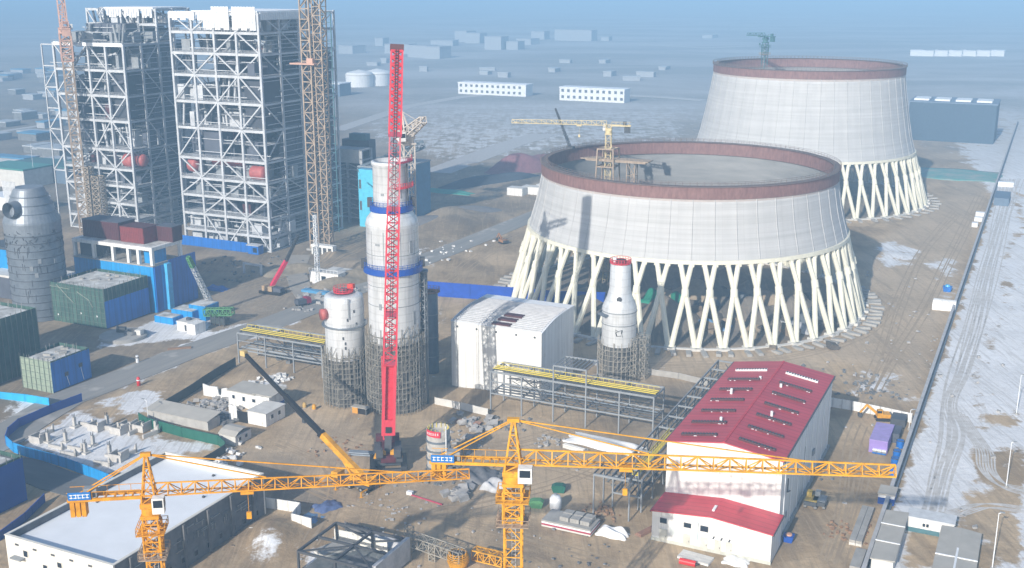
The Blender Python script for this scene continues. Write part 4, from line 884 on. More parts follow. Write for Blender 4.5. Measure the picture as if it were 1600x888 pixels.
# ------------------------------------------------------------------ crawler crane and truck crane
a, b = S(607, 727); t = thing('crawler_crane', 'red lattice boom crawler crane standing in front of the absorber tower', 'crawler crane', a, b, 0, toward(a, b, R(90)))
for s_ in (-1, 1):
    tr = MB().yz([(-4.2, .5), (-3.9, 1.25), (3.9, 1.25), (4.2, .5), (3.7, 0), (-3.7, 0)], s_ * 3.6 - .7, s_ * 3.6 + .7).build('crawler_track', black, t)
    mb = MB()
    for k in range(9): mb.tube((s_ * 3.6 - .76, -3.4 + k * .85, .55), (s_ * 3.6 + .76, -3.4 + k * .85, .55), .36, None, 10)
    mb.build('track_roller', dark, tr)
MB().box(-3, 3, -1.6, 1.6, .6, 1.5).box(-3, 3, -4.1, -3.2, .15, .7).build('undercarriage', dark, t); MB().tube((0, 0, 1.4), (0, 0, 2.1), 1.5, None, 20).build('slew_ring', dark, t)
MB().box(-1.7, 1.7, -3.2, 6.2, 2.0, 3.7).build('body', M('crane_body', (.10, .02, .03), .5), t)
MB().box(-3.2, -1.75, -1.5, 5.0, 2.1, 4.0).box(1.75, 3.2, -.5, 5.0, 2.1, 4.0).build('side_housing', dark, t)
cb = MB().box(1.8, 3.3, -3.2, -.7, 2.0, 4.6).build('cab', dark, t); MB().box(1.95, 3.15, -3.26, -3.2, 2.9, 4.4).build('window', glass, cb)
for k in range(3): MB().box(-2.8, 2.8, 5.2 + k * .7, 5.8 + k * .7, 2.2, 5.2).build('counterweight', M('crane_body', None), t)
for s_ in (-1, 1): MB().xz([(s_ * .5, 3.2), (s_ * 3.4, 2.9), (s_ * 3.0, 4.0), (s_ * 1.9, 4.2), (s_ * 1.5, 5.0), (s_ * .5, 4.4)], -2.6, -1.8).build('yellow_guard', yellow, t)
MB().box(-2.8, -1.2, -4.2, -2.4, 3.7, 5.6).build('winch_frame', dark, t); MB().box(1.3, 2.9, -4.2, -2.4, 3.7, 5.6).build('winch_frame', dark, t)
# boom, leaning slightly away
bx, by = S2W(a, b); tipx, tipy = bx + 3.0, by + 16; v = (444 - 70) / F; ztip = CH + (-sp + v * cp) * tipy / (cp + v * sp)
rot = t.rotation_euler.z
def loc(x, y, z): return V3((( x - bx) * math.cos(rot) + (y - by) * math.sin(rot), -(x - bx) * math.sin(rot) + (y - by) * math.cos(rot), z))
foot = loc(bx, by + .5, 5.6); tip = loc(tipx, tipy, ztip); dd = tip - foot
f = lambda s_: foot + dd * s_
mb = MB(); mb.beam(f(-.035), f(0.02), 1.6, 2.4); mb.build('boom_foot', dark, t)
mb = MB()
for s_ in (-1, 1): mb.beam(f(.02) + V3((s_ * 1.25, 0, 0)), f(.20) + V3((s_ * 1.25, 0, 0)), .7, 2.6)
mb.beam(f(.02), f(.06), 2.4, 2.5); mb.beam(f(.06), f(.20), 2.2, .3)
for k in range(12): mb.beam(f(.06 + .0115 * k) + V3((-1, 0, 0)), f(.06 + .0115 * k) + V3((1, 0, 0)), .3, 2.5)
mb.build('boom_base', red, t)
MB().beam(f(.03) - V3((0, 1.4, 0)), f(.045) - V3((0, 1.4, 0)), 1.4, .4).build('boom_winch', black, t)
MB().lattice(f(.20), f(.60), 2.9, 2.7, 20, .36, .20, up=(0, 1, 0)).build('boom_section', red, t)
MB().lattice(f(.60), f(.78), 2.6, 2.4, 8, .30, .16, up=(0, 1, 0)).build('boom_section', M('faded_red', (.50, .12, .15), .5), t)
MB().lattice(f(.78), f(.985), 2.7, 2.5, 12, .38, .26, up=(0, 1, 0), xs=True).build('boom_section', red, t)
mb = MB(); mb.beam(f(.985), f(1.0), 3.1, 2.4); mb.build('boom_head', rustd, t)
mb = MB()
for s_ in (-.25, .25): mb.beam(f(.99) + V3((s_, -1.6, 0)), f(.24) + V3((s_, -1.6, 0)), .12)
mb.build('hoist_rope', black, t)
for k, s_ in enumerate((.205, .33, .595, .78)): mb = MB(); mb.beam(f(s_ - .006), f(s_ + .006), 3.1, 3.0); mb.build('joint_frame', M('dark_red', None), t)
mb = MB(); mb.lattice((0, 3.4, 5.2), (0, 9, 24), 2, 1.6, 9, .25, .15); mb.build('mast_frame', red, t); MB().beam((0, 9, 24), tip, .12).beam((0, 9, 24), (0, 6.2, 5.2), .14).build('tie_bar', black, t)
# yellow truck crane with a black boom
a, b = S(558, 763); yw, jl = jib_to(381, 552, 26, a, b)
t = thing('truck_crane', 'yellow truck crane with a long raised black and yellow boom', 'truck crane', a, b, 0, yw)
MB().box(-4.2, 5.6, -1.25, 1.25, 1.0, 1.75).build('chassis', dark, t)
for x in (-3.4, -2.1, 1.2, 2.6, 4.4):
    for s_ in (-1, 1):
        o = MB().tube((x, s_ * .75, .6), (x, s_ * 1.3, .6), .6, None, 18).build('wheel', black, t); MB().tube((x, s_ * 1.28, .6), (x, s_ * 1.33, .6), .3, None, 12).build('rim', grey, o)
cb = MB().xz([(4.6, 1.2), (6.6, 1.2), (6.7, 2.2), (6.3, 3.1), (4.6, 3.1)], -1.25, 1.25).build('cab', yellow, t); MB().box(6.35, 6.62, -1.05, 1.05, 2.2, 2.9).build('windscreen', glass, cb)
MB().box(-3.6, 1.2, -1.15, 1.15, 2.1, 3.1).build('superstructure', yellow, t); MB().box(-4.6, -3.0, -1.3, 1.3, 2.0, 3.4).build('counterweight', yellow, t)
oc = MB().box(.2, 1.8, -1.9, -1.1, 2.0, 3.7).build('operator_cab', whitem, t); MB().box(.4, 1.86, -1.94, -1.3, 2.8, 3.6).build('window', glass, oc)
for x in (-4.0, 3.4):
    for s_ in (-1, 1): MB().beam((x, s_ * 1.2, 1.2), (x, s_ * 3.3, 1.2), .3).beam((x, s_ * 3.3, 1.3), (x, s_ * 3.3, .1), .22).cbox(x, s_ * 3.3, .06, .8, .8, .12).build('outrigger', yellow, t)
p0 = V3((-1.6, 0, 3.4)); p1 = V3((jl, 0, 26)); f = lambda s_: p0 + (p1 - p0) * s_
MB().beam(f(0), f(.34), 1.25, 1.35).build('boom_base', yellow, t); MB().beam(f(.33), f(.64), .98, 1.05).build('boom_section', black, t); MB().beam(f(.63), f(1), .76, .82).build('boom_section', black, t)
MB().beam(f(.325), f(.345), 1.4, 1.5).build('boom_collar', black, t); MB().cbox(f(1).x, 0, f(1).z, 1.5, 1.1, 1.2).build('boom_head', M('tan_yellow', (.62, .45, .18), .6), t)
MB().beam((1.0, 0, 2.4), f(.20), .5).build('luffing_ram', yellow, t); MB().beam(f(.42) + V3((0, 0, -1)), f(.55) + V3((0, 0, -1.2)), .25).cbox(f(.48).x, 0, f(.48).z - 1.3, .8, .7, .9).build('hook_block', dark, t)
# ------------------------------------------------------------------ buildings
def windows(parent, spec, face, off, m=glass, frame=whitem):
    for (u0, u1, z0, z1) in spec:               # face 'f': front wall at y = off, 'r': right wall at x = off
        if face == 'f':
            fr = MB().box(u0 - .12, u1 + .12, off - .10, off - .02, z0 - .12, z1 + .12).build('window', frame, parent); MB().box(u0, u1, off - .14, off - .105, z0, z1).build('pane', m, fr)
        else:
            fr = MB().box(off + .02, off + .10, u0 - .12, u1 + .12, z0 - .12, z1 + .12).build('window', frame, parent); MB().box(off + .105, off + .14, u0, u1, z0, z1).build('pane', m, fr)
# white factory hall with the red roof
a0, b0 = -63.8, 208.5; W_, D_, E_, RG = 23.9, 55, 18., 19.9
t = thing('factory_hall', 'tall white hall with a red ridged roof and a low front annex', 'hall', a0, b0)
MB().xz([(0, 0), (W_, 0), (W_, E_), (W_ / 2, RG - .15), (0, E_)], 0, D_).build('walls', white, t)
mb = MB(); th = .25
mb.xz([(-.3, E_ + .02), (W_ / 2, RG + .02), (W_ + .3, E_ + .02), (W_ + .3, E_ + .02 + th), (W_ / 2, RG + .02 + th), (-.3, E_ + .02 + th)], -.25, D_ + .25)
rf = mb.build('roof', redroof, t)
MB().beam((W_ / 2, -.2, RG + .32), (W_ / 2, D_ + .2, RG + .32), .5, .12).build('ridge_cap', redroof2, rf)
mb = MB()
for s_ in (-.42, W_ + .42): mb.beam((s_, -.3, E_ + .05), (s_, D_ + .3, E_ + .05), .3, .35)
mb.build('gutter', dark, rf)
sl = (RG - E_) / (W_ / 2)
for side in (0, 1):
    for k in range(7):
        y_ = 3.2 + k * 7.4
        x0, x1 = (2.0, 9.6) if not side else (W_ - 9.8, W_ - 2.2); z_ = lambda x: (E_ + sl * (x if not side else W_ - x)) + .3
        snowy = k == 6
        o = MB().beam((x0, y_, z_(x0) + .2), (x1, y_, z_(x1) + .2), .75, .45).build('ridge_vent', whitem if snowy else rustd, rf)
        mb = MB()
        for i in range(12): x = x0 + (x1 - x0) * (i + .5) / 12; mb.cbox(x, y_, z_(x) + .47, .3, .9, .12)
        mb.build('louvre', dark, o)
        mb = MB()
        for i in range(3): x = random.uniform(x0, x1); mb.cbox(x, y_ - .40, z_(x) + .06, random.uniform(.2, .5), .22, .10)
        tag(mb.build('snow_remnant', snow, o), kind='stuff')
for (x, y) in ((8, 12), (5.5, 30), (17, 20), (9.5, 41), (15, 38)): MB().tube((x, y, E_ + 1.2), (x, y, E_ + 2.5), .3, None, 10).build('roof_vent', whitem, rf)
windows(t, [(6 + i * 0, 7.2, 3, 4.4) for i in range(1)], 'r', W_, grey)
MB().box(W_ + .01, W_ + .4, 33, 35, 6.2, 7.4).build('wall_unit', grey, t); MB().box(W_ + .01, W_ + .1, 24, 24.3, 7, 12).build('wall_pipe', grey, t); MB().beam((W_ + .2, 6, 9), (W_ + .2, 9, 8), .2).beam((W_ + .2, 6, 9), (W_ + .2, 6, 12), .2).build('wall_pipe', dark, t)
MB().box(W_ + .02, W_ + .6, 0, D_, 0, .5).build('plinth', conc, t)
mb = MB()
for y_ in range(3, 53, 7): mb.beam((W_ + .18, y_, .6), (W_ + .18, y_, E_ - .2), .14)
mb.build('downpipe', whitem, t)
x0, x1, y0, ea, rg = .2, 24.5, -9, 6.4, 7.6; xm = (x0 + x1) / 2
an = MB().xz([(x0, 0), (x1, 0), (x1, ea), (xm, rg), (x0, ea)], y0, -.01).build('annex', white, t)
mb = MB().xz([(x0 - .3, ea + .02), (xm, rg + .02), (x1 + .3, ea + .02), (x1 + .3, ea + .24), (xm, rg + .24), (x0 - .3, ea + .24)], y0 - .35, -.02); mb.build('roof', redroof2, an)
MB().beam((x0 - .35, y0 - .3, ea), (x0 - .35, 0, ea), .2, .3).beam((x1 + .35, y0 - .3, ea), (x1 + .35, 0, ea), .2, .3).build('gutter', dark, an)
MB().box(x0 - .1, x1 + .1, y0 - .12, y0, 0, .7).build('plinth', M('pale_plinth', (.55, .56, .50), .8), an)
windows(an, [(2, 3.2, 4.3, 5.2), (7.0, 8.3, 4.4, 5.2), (10.4, 11.8, 4.3, 5.3)], 'f', y0, glass, dark)
windows(an, [(4.0, 5.8, 2.1, 3.7), (18.0, 20.2, 2.0, 3.6)], 'f', y0, M('pale_pane', (.62, .66, .66), .4), whitem)
for (u0, u1) in ((1.9, 3.5), (6.9, 8.3), (10.4, 11.9), (13.3, 14.6), (15.6, 16.9)):
    dr = MB().box(u0, u1, y0 - .16, y0 - .02, .1, 2.9).build('door', M('pale_door', (.60, .59, .52), .6), an); MB().cbox(u1 - .2, y0 - .2, 1.4, .1, .08, .3).build('handle', dark, dr)
MB().box(9.3, 9.9, y0 - .3, y0 - .02, 2, 6).box(9.3, 9.9, y0 - .45, y0 - .3, 5.5, 6).build('banner_strip', M('pale_panel', (.62, .70, .72), .6), an)
for k in range(3): MB().beam((13.0 + k * 1.6, y0 - .4, 3.2), (13.2 + k * 1.6, y0 - .05, 3.6), .2).build('door_lamp', dark, an)
MB().beam((12.2, y0 + 2, rg + .5), (12.2, y0 + 4.2, rg + .55), .5, .3).build('roof_hatch', whitem, an)
# white ribbed box building
a0, b0 = -143, 260.5; W_, D_, H_ = 27.5, 22.5, 19.3
t = thing('white_hall', 'windowless white box hall with a ribbed curved roof left of the bottle shaped vessel', 'hall', a0, b0)
arc = [(D_ * k / 10, H_ + 2.0 * math.sin(math.pi / 2 * min(1, k / 6))) for k in range(11)]
MB().yz([(0, 0), (D_, 0)] + arc[::-1], 0, W_).build('walls', white, t)
mb = MB(); n = len(arc)
for k in range(n - 1): mb.beam((-.12, arc[k][0], arc[k][1] + .08), (W_ + .12, arc[k][0], arc[k][1] + .08), .1, .1)
rp = [(y, z + .05) for y, z in arc] + [(y, z + .2) for y, z in arc[::-1]]
rf = MB().yz(rp, -.1, W_ + .1).build('roof', whitem, t)
for k in range(19):
    y_ = .6 + k * .95
    if y_ > D_ * .8: break
    z_ = np.interp(y_, [q[0] for q in arc], [q[1] for q in arc]); MB().beam((.4, y_, z_ + .34), (W_ - .4, y_, z_ + .34), .30, .28).build('roof_rib', M('rib_pale', (.50, .50, .51), .6), rf)
op = MB()
for k in range(3): y_ = 1.6 + k * 2.7; z_ = np.interp(y_, [q[0] for q in arc], [q[1] for q in arc]); op.cbox(15 + k * .6, y_, z_ + .4, 5.4, 2.2, .5)
op.build('roof_opening', rustd, rf)
for x in (2, 8, 14, 20, 25.5): MB().tube((x, -.02, H_ - 1.2), (x, -.12, H_ - 1.2), .3, None, 12).build('wall_vent', dark, t)
MB().beam((8, -.05, .2), (8, -.05, H_ - .3), .12, .06).build('panel_joint', M('joint_grey', (.5, .5, .5), .6), t)
MB().box(-.15, W_ + .15, -.15, D_ + .15, 0, .5).build('plinth', conc, t)
# concrete building with snow on its roof, lower left
a0, b0 = -168.5, 131.5; W_, D_, H_ = 27, 43, 9.5
t = thing('concrete_building', 'flat grey concrete building under a smooth sheet of snow', 'building', a0, b0)
wl = M('shaded_wall', (.10, .10, .105), .9, c2=(.20, .20, .205), scale=.35, spots=((.13, .13, .135), .5, .60), bump=.4); wp = M('pale_wall', (.70, .68, .62), .8, var=.1)  # dark tone of the side walls is their shade put into the colour
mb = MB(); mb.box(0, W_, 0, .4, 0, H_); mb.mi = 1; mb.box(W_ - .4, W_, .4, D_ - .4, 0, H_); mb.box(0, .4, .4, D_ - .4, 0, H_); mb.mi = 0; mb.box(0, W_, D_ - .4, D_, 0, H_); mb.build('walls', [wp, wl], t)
MB().box(.4, W_ - .4, .4, D_ - .4, H_ - 2.2, H_ - 1.5).build('roof', snow, t)
mb = MB(); mb.box(-.1, W_ + .1, -.1, .5, H_, H_ + .15); mb.box(-.1, W_ + .1, D_ - .5, D_ + .1, H_, H_ + .15); mb.box(W_ - .5, W_ + .1, .5, D_ - .5, H_, H_ + .15); mb.box(-.1, .5, .5, D_ - .5, H_, H_ + .15); mb.build('coping', wp, t)
rnd = random.Random(5)
for k in range(11):
    y_ = 2 + k * 3.7; w2 = rnd.uniform(.9, 1.5); z0 = rnd.choice((1.2, 1.4, 1.0))
    fr = MB().box(W_ + .01, W_ + .12, y_, y_ + w2, z0, z0 + rnd.uniform(1.2, 2.0)).build('window', concd, t); MB().box(W_ + .125, W_ + .15, y_ + .12, y_ + w2 - .12, z0 + .1, z0 + 1.1).build('pane', glass, fr)
for k in range(9):
    y_ = 3 + k * 4.4; w2 = rnd.uniform(1.2, 2.8); z0 = rnd.choice((4.6, 4.9)); fr = MB().box(W_ + .01, W_ + .10, y_, y_ + w2, z0, z0 + rnd.uniform(1.4, 2.3)).build('window', M('window_shutter', (.12, .125, .13), .7, var=.5, scale=1.5), t)
    MB().beam((W_ + .13, y_ + w2 / 2, z0), (W_ + .13, y_ + w2 / 2, z0 + 1.4), .12).build('mullion', conc, fr)
mb = MB()
for k in range(26):
    y_ = rnd.uniform(1, D_ - 2); z_ = rnd.uniform(3.6, 8.2)
    if rnd.random() < .5: mb.beam((W_ + .08, y_, z_), (W_ + .08, y_ + rnd.uniform(1, 4), z_), .16, .12)
    else: mb.beam((W_ + .08, y_, z_), (W_ + .08, y_, z_ + rnd.uniform(.6, 1.6)), .16, .12)
tag(mb.build('formwork_marks', conc, t), kind='stuff')
for k in range(6): MB().cbox(W_ + .25, 4 + k * 7, H_ / 2, .5, .6, H_ - .4).build('pilaster', wl, t)
windows(t, [(4.6, 5.6, 6.2, 7.4), (9.4, 10.4, 4.0, 5.6), (13.2, 14.2, 6.0, 7.0), (16, 17, 4, 5.4), (20.5, 21.6, 5.8, 7.2)], 'f', 0, glass, wp)
for x in (2.0, 8.8): MB().box(x, x + 2.8, -1.2, -.02, 5.6 if x < 5 else 4.2, 5.85 if x < 5 else 4.45).build('canopy', grey, t)
for k in range(5): MB().cbox(3 + k * 4.6, -.05, 8.2, .9, .12, .35).build('wall_vent', dark, t)
for (x, y) in ((21, 31), (3, 20), (16, 40)): MB().cbox(x, y, H_ - 1.35, .5, .5, .4).build('roof_outlet', dark, t)
# netted and blue clad buildings at the left
def starter(mb, x0, x1, y0, y1, z, n, rnd, h=1.6):
    for k in range(n):
        q = rnd.random()
        p = (rnd.uniform(x0, x1), rnd.choice((y0, y1))) if q < .6 else (rnd.choice((x0, x1)), rnd.uniform(y0, y1)); mb.beam((*p, z), (p[0] + rnd.uniform(-.1, .1), p[1], z + rnd.uniform(.4, h)), .10, cap=False)
def netted(label, a0, a1, b0, b1, H_, right, front, band, rnd):
    t = thing('netted_building', label, 'building', a0, b0); W_, D_ = a1 - a0, b1 - b0
    MB().box(.3, W_ - .3, .3, D_ - .3, 0, H_ - .9).build('core', concd, t)
    MB().box(1.5, W_ - 1.5, 1.5, D_ - 1.5, H_ - .9, H_ - .5).build('roof_slab', M('snowy_slab', (.25, .24, .22), .9, c2=(.70, .71, .70), scale=.35), t)
    mb = MB(); mb.box(0, W_, 0, .12, 0, H_); mb.build('front_net', front, t)
    mb = MB(); mb.box(0, .12, .12, D_, 0, H_); mb.box(.12, W_ - .12, D_ - .12, D_, 0, H_); mb.build('rear_net', net, t)
    MB().box(W_ - .12, W_, .12, D_, H_ - band, H_).build('side_net', net, t)
    if right: MB().box(W_ - .10, W_ + .05, .05, D_, .2, H_ - band).build('blue_side', right, t)
    mb = MB()
    for x in np.arange(0, W_ + .1, 1.8): mb.beam((x, -.15, 0), (x, -.15, H_ + rnd.uniform(.2, 1.3)), .10, cap=False)
    for z_ in np.arange(1.8, H_, 1.8): mb.beam((0, -.15, z_), (W_, -.15, z_), .08, cap=False)
    for y in np.arange(0, D_ + .1, 1.8): mb.beam((W_ + .15, y, H_ - band), (W_ + .15, y, H_ + rnd.uniform(.2, 1.2)), .10, cap=False)
    tag(mb.build('scaffold', M('dark_tube', (.16, .19, .17), .6), t), kind='stuff')
    mb = MB(); starter(mb, 1, W_ - 1, 1, D_ - 1, H_ - .9, int(W_ * 2), rnd, 2.2)
    for k in range(7): x, y = rnd.uniform(3, W_ - 3), rnd.uniform(2, D_ - 2); mb.cbox(x, y, H_ - .3, rnd.uniform(.4, 3), rnd.uniform(.4, 1.5), rnd.uniform(.3, .8), rnd.random())
    tag(mb.build('starter_bars', conc, t), kind='stuff')
    return t, W_, D_
rnd = random.Random(21)
bluep2 = M('cobalt_panel', (.018, .19, .62), .4, var=.15, scale=.15, streak=.25, ribs=((.5, .5, 0), .82))
t, W_, D_ = netted('green netted building with a bright blue side wall beside the round basin', -294.5, -271, 259.5, 279.5, 13.5, bluep2, net, 4.2, rnd)
mb = MB()
for (p, q) in (((3, 13), (8, 9)), ((8, 9), (10, 7.5)), ((12, 11.5), (17, 9.2)), ((17, 9.2), (18.5, 6.8)), ((0, 12.2), (9, 12.0))): mb.beam((p[0], -.32, p[1]), (q[0], -.32, q[1]), .28, .06)
mb.build('net_fold', M('net_light', (.42, .46, .38), .8), t)
for x, z_ in ((2.5, 2.5), (13, 4.2), (20, 4.0)): MB().cbox(x, -.3, z_, .5, .05, .5).build('tag_sheet', whitem, t)
netted('dark green netted building at the left edge of the picture', -287, -259, 186, 222, ZP(-259, 222, 481), None, net, 99 if False else ZP(-259, 222, 481) - .5, rnd)
zt = ZP(-240, 208.4, 566)
t, W_, D_ = netted('small pale green netted block with a blue side wall beside the road', -251.5, -240, 208.4, 222.4, zt, bluep2, netp, .3, rnd)
for y_, z_ in ((4.5, 3.6), (9.7, 4.6)):
    MB().box(W_ + .06, W_ + .2, y_, y_ + 1.2, z_, z_ + 1.1).build('wall_opening', dark, t)
    MB().beam((W_ + .12, y_ + .6, z_), (W_ + .12, y_ + 1.3, .6), .12).build('downpipe', whitem, t)
zt = ZP(-193, 157.4, 712)
t, W_, D_ = netted('deep blue clad building cut off by the lower left edge', -216, -193, 128, 157.4, zt, M('deep_blue_panel', (.008, .085, .36), .4, var=.12, scale=.15), netp, .4, rnd)
# blue plant building with an open white top storey
zb_ = ZP(-269.5, 281, 418); zt = ZP(-269.5, 281, 388)
t = thing('blue_building', 'sky blue plant building with an open white framed top storey', 'building', -306, 281); W_, D_ = 36.5, 15
MB().box(0, W_, 0, D_, 0, zb_).build('walls', blue2, t)
MB().box(-.2, W_ + .2, -.2, D_ + .2, zb_, zb_ + .4).build('floor_slab', conc, t)
for x in (.6, 9.5, 18.5, 25.5, 30, W_ - .6): MB().box(x - .55, x + .55, .1, 1.2, zb_ + .4, zt - 1.2).build('post', white, t)
for x in (.6, 18.5, W_ - .6): MB().box(x - .55, x + .55, D_ - 1.2, D_ - .1, zb_ + .4, zt - 1.2).build('post', white, t)
MB().box(-.1, W_ + .1, 0, 1.3, zt - 1.2, zt).box(-.1, W_ + .1, D_ - 1.3, D_, zt - 1.2, zt).box(W_ - 1.2, W_ + .1, 1.3, D_ - 1.3, zt - 1.2, zt).box(-.1, 1.2, 1.3, D_ - 1.3, zt - 1.2, zt).build('roof_beam', white, t)
MB().box(1.2, W_ - 1.2, 1.3, D_ - 1.3, zt - .5, zt - .1).build('roof_slab', M('snowy_slab', None), t)
MB().box(1.5, 9, 2, D_ - 1.5, zb_ + .4, zt - 1.5).build('inner_room', slate, t); MB().box(30.5, W_ - 2, 2.5, 9, zb_ + .4, zt - 2).build('inner_cabinet', blue2, t)
mb = MB()
for k in range(10): mb.beam((11 + k * .75, 2, zb_ + .4), (11 + k * .75, 2, zb_ + 2.2 + (k % 3)), .2)
mb.build('pipework', dark, t)
MB().box(W_ - .02, W_ + .3, .4, 3.5, 0, zb_).build('side_pier', blue, t); MB().box(W_ - .02, W_ + 1.6, 5, 7.2, 0, zb_ + .2).build('light_pier', M('pale_blue_panel', (.08, .45, .80), .4), t); MB().box(W_ + .02, W_ + .25, 7.4, D_ + 6, 0, zb_ + 1).build('side_wall', blue, t)
def crate(name, label, cat, m, a, b, z, sx, sy, sz, rot=0., group=None, roofm=None):
    t = thing(name, label, cat, a, b, z, rot, group)
    MB().box(0, sx, 0, sy, 0, sz).build('body', m, t)
    mb = MB()
    for x in np.arange(.4, sx, .8): mb.box(x, x + .12, -.06, 0, .2, sz - .2)
    for y in np.arange(.4, sy, .8): mb.box(sx, sx + .06, y, y + .12, .2, sz - .2)
    mb.build('ribs', m, t)
    if roofm: MB().box(-.08, sx + .08, -.08, sy + .08, sz, sz + .12).build('roof', roofm, t)
    return t
crate('duct_box', 'dark maroon duct box on the blue plant building, nearest the silo', 'duct box', rustd, -304.5, 285, zt, 17, 8, 6.2, 0, 'boxes on the blue plant building', slate)
crate('duct_box', 'brick red duct box on the blue plant building, middle of three', 'duct box', rust, -286.5, 284.5, zt, 10.5, 7.5, 5.4, 0, 'boxes on the blue plant building', rustd)
crate('duct_box', 'dark duct box alone at the far end of the blue plant building', 'duct box', rustd, -276.5, 291, zt, 7.5, 5.0, 5.2, 0, 'boxes on the blue plant building', slate)
a, b = S(245, 502); t = thing('blue_steps', 'low sky blue stepped plinths beside the blue plant building', 'plinth', a, b - 1)
for k, (x, y, sx, sy, h) in enumerate(((0, 0, 8, 5, 2.2), (3, 5, 9, 6, 3.6), (8, 8, 7, 7, 5), (8.2, 1, 5, 5, 1.2))): MB().box(x, x + sx, y, y + sy, 0, h).build('plinth_block', blue2, t); MB().box(x + .4, x + sx - .4, y + .4, y + sy - .4, h, h + .12).build('plinth_top', M('snowy_slab', None), t)
# round basin
a, b = S(193, 527); t = thing('round_basin', 'round concrete basin slab with machinery on it, in the snow', 'basin', a, b)
MB().lathe([(7.3, 0), (7.4, .9), (7.0, 1.1), (.02, 1.12)], 44).build('slab', conc, t)
MB().lathe([(2.6, 1.1), (2.4, 2.2), (1.8, 2.3), (1.7, 1.3), (.02, 1.3)], 20, cx=2.5, cy=1.8).build('sump', concd, t); MB().cbox(-1.8, 1.5, 1.9, 2.4, 1.5, 1.6, .4).cbox(-2.6, .3, 2.3, .6, .6, 2.2).build('pump', dark, t); MB().cbox(5, 2, 1.9, 2, 2.2, 1.6, .2).build('concrete_block', concw, t)
# turbine house behind the boilers
zt = ZP(-298, 436, 232); t = thing('stair_frame', 'grey concrete stair frame building of many open floors beside the hoist mast', 'building', -301.5, 436); W_, D_ = 16.5, 9
for x in (.5, 8.2, 16): 
    for y in (.5, 8.5): MB().cbox(x, y, zt / 2, 1.1, 1.0, zt).build('post', M('post_grey', (.40, .41, .43), .8), t)
for k in range(8):
    z_ = 3 + k * (zt - 3) / 7; MB().box(0, W_, 0, D_, z_ - .7, z_).build('floor_slab', M('post_grey', None), t)
    if k < 7: MB().beam((1, .4, z_), (8.2, .4, z_ + (zt - 3) / 14), .5).beam((8.2, .4, z_ + (zt - 3) / 14), (15.5, .4, z_), .5).build('stair_flight', conc, t)
MB().box(1, W_ - .5, 1.2, D_ - 1, 2, zt - 4).build('inner_wall', slate, t); MB().box(1, 15.5, -.15, .3, zt - 6.4, zt - .2).build('top_panel', concw, t); MB().box(-1, 14, 10, 16, 0, zt + 3).build('rear_core', slate, t); MB().box(4, 13, 8.8, 13, zt + 3, zt + 6).build('roof_room', teal, t)
zt = ZP(-279, 431, 262); t = thing('turbine_hall', 'turquoise and blue clad turbine hall behind the absorber tower', 'hall', -284.0, 431); W_, D_ = 21, 30
MB().box(0, W_, 0, D_, 0, zt).build('walls', M('turbine_blue', (.05, .18, .33), .6), t); MB().box(-.05, 9.2, -.25, -.02, 0, zt - 1).build('pale_front', M('turquoise_panel', (.10, .55, .78), .5), t)  # wall blue greyed, with some haze put into its colour
MB().box(-.3, W_ + .3, -.3, D_ + .3, zt, zt + .5).build('roof', M('roof_grey_blue', (.30, .34, .38), .8), t); windows(t, [(.5, 1.4, 18, 22), (.6, 1.5, 8, 12), (10, 12, 10, 13)], 'f', -.25, dark, grey)
mb = MB().lattice((-3, -1, zt - 2), (20, 14, zt + 9), 3, 3, 9, .6, .35); mb.lattice((-3, 5, zt - 2), (20, 20, zt + 9), 3, 3, 9, .6, .35)
solo(mb, 'conveyor_gallery', M('gallery_grey', (.13, .17, .21), .6), 'dark sloping conveyor gallery above the turquoise turbine hall', 'conveyor', -281.5, 433)
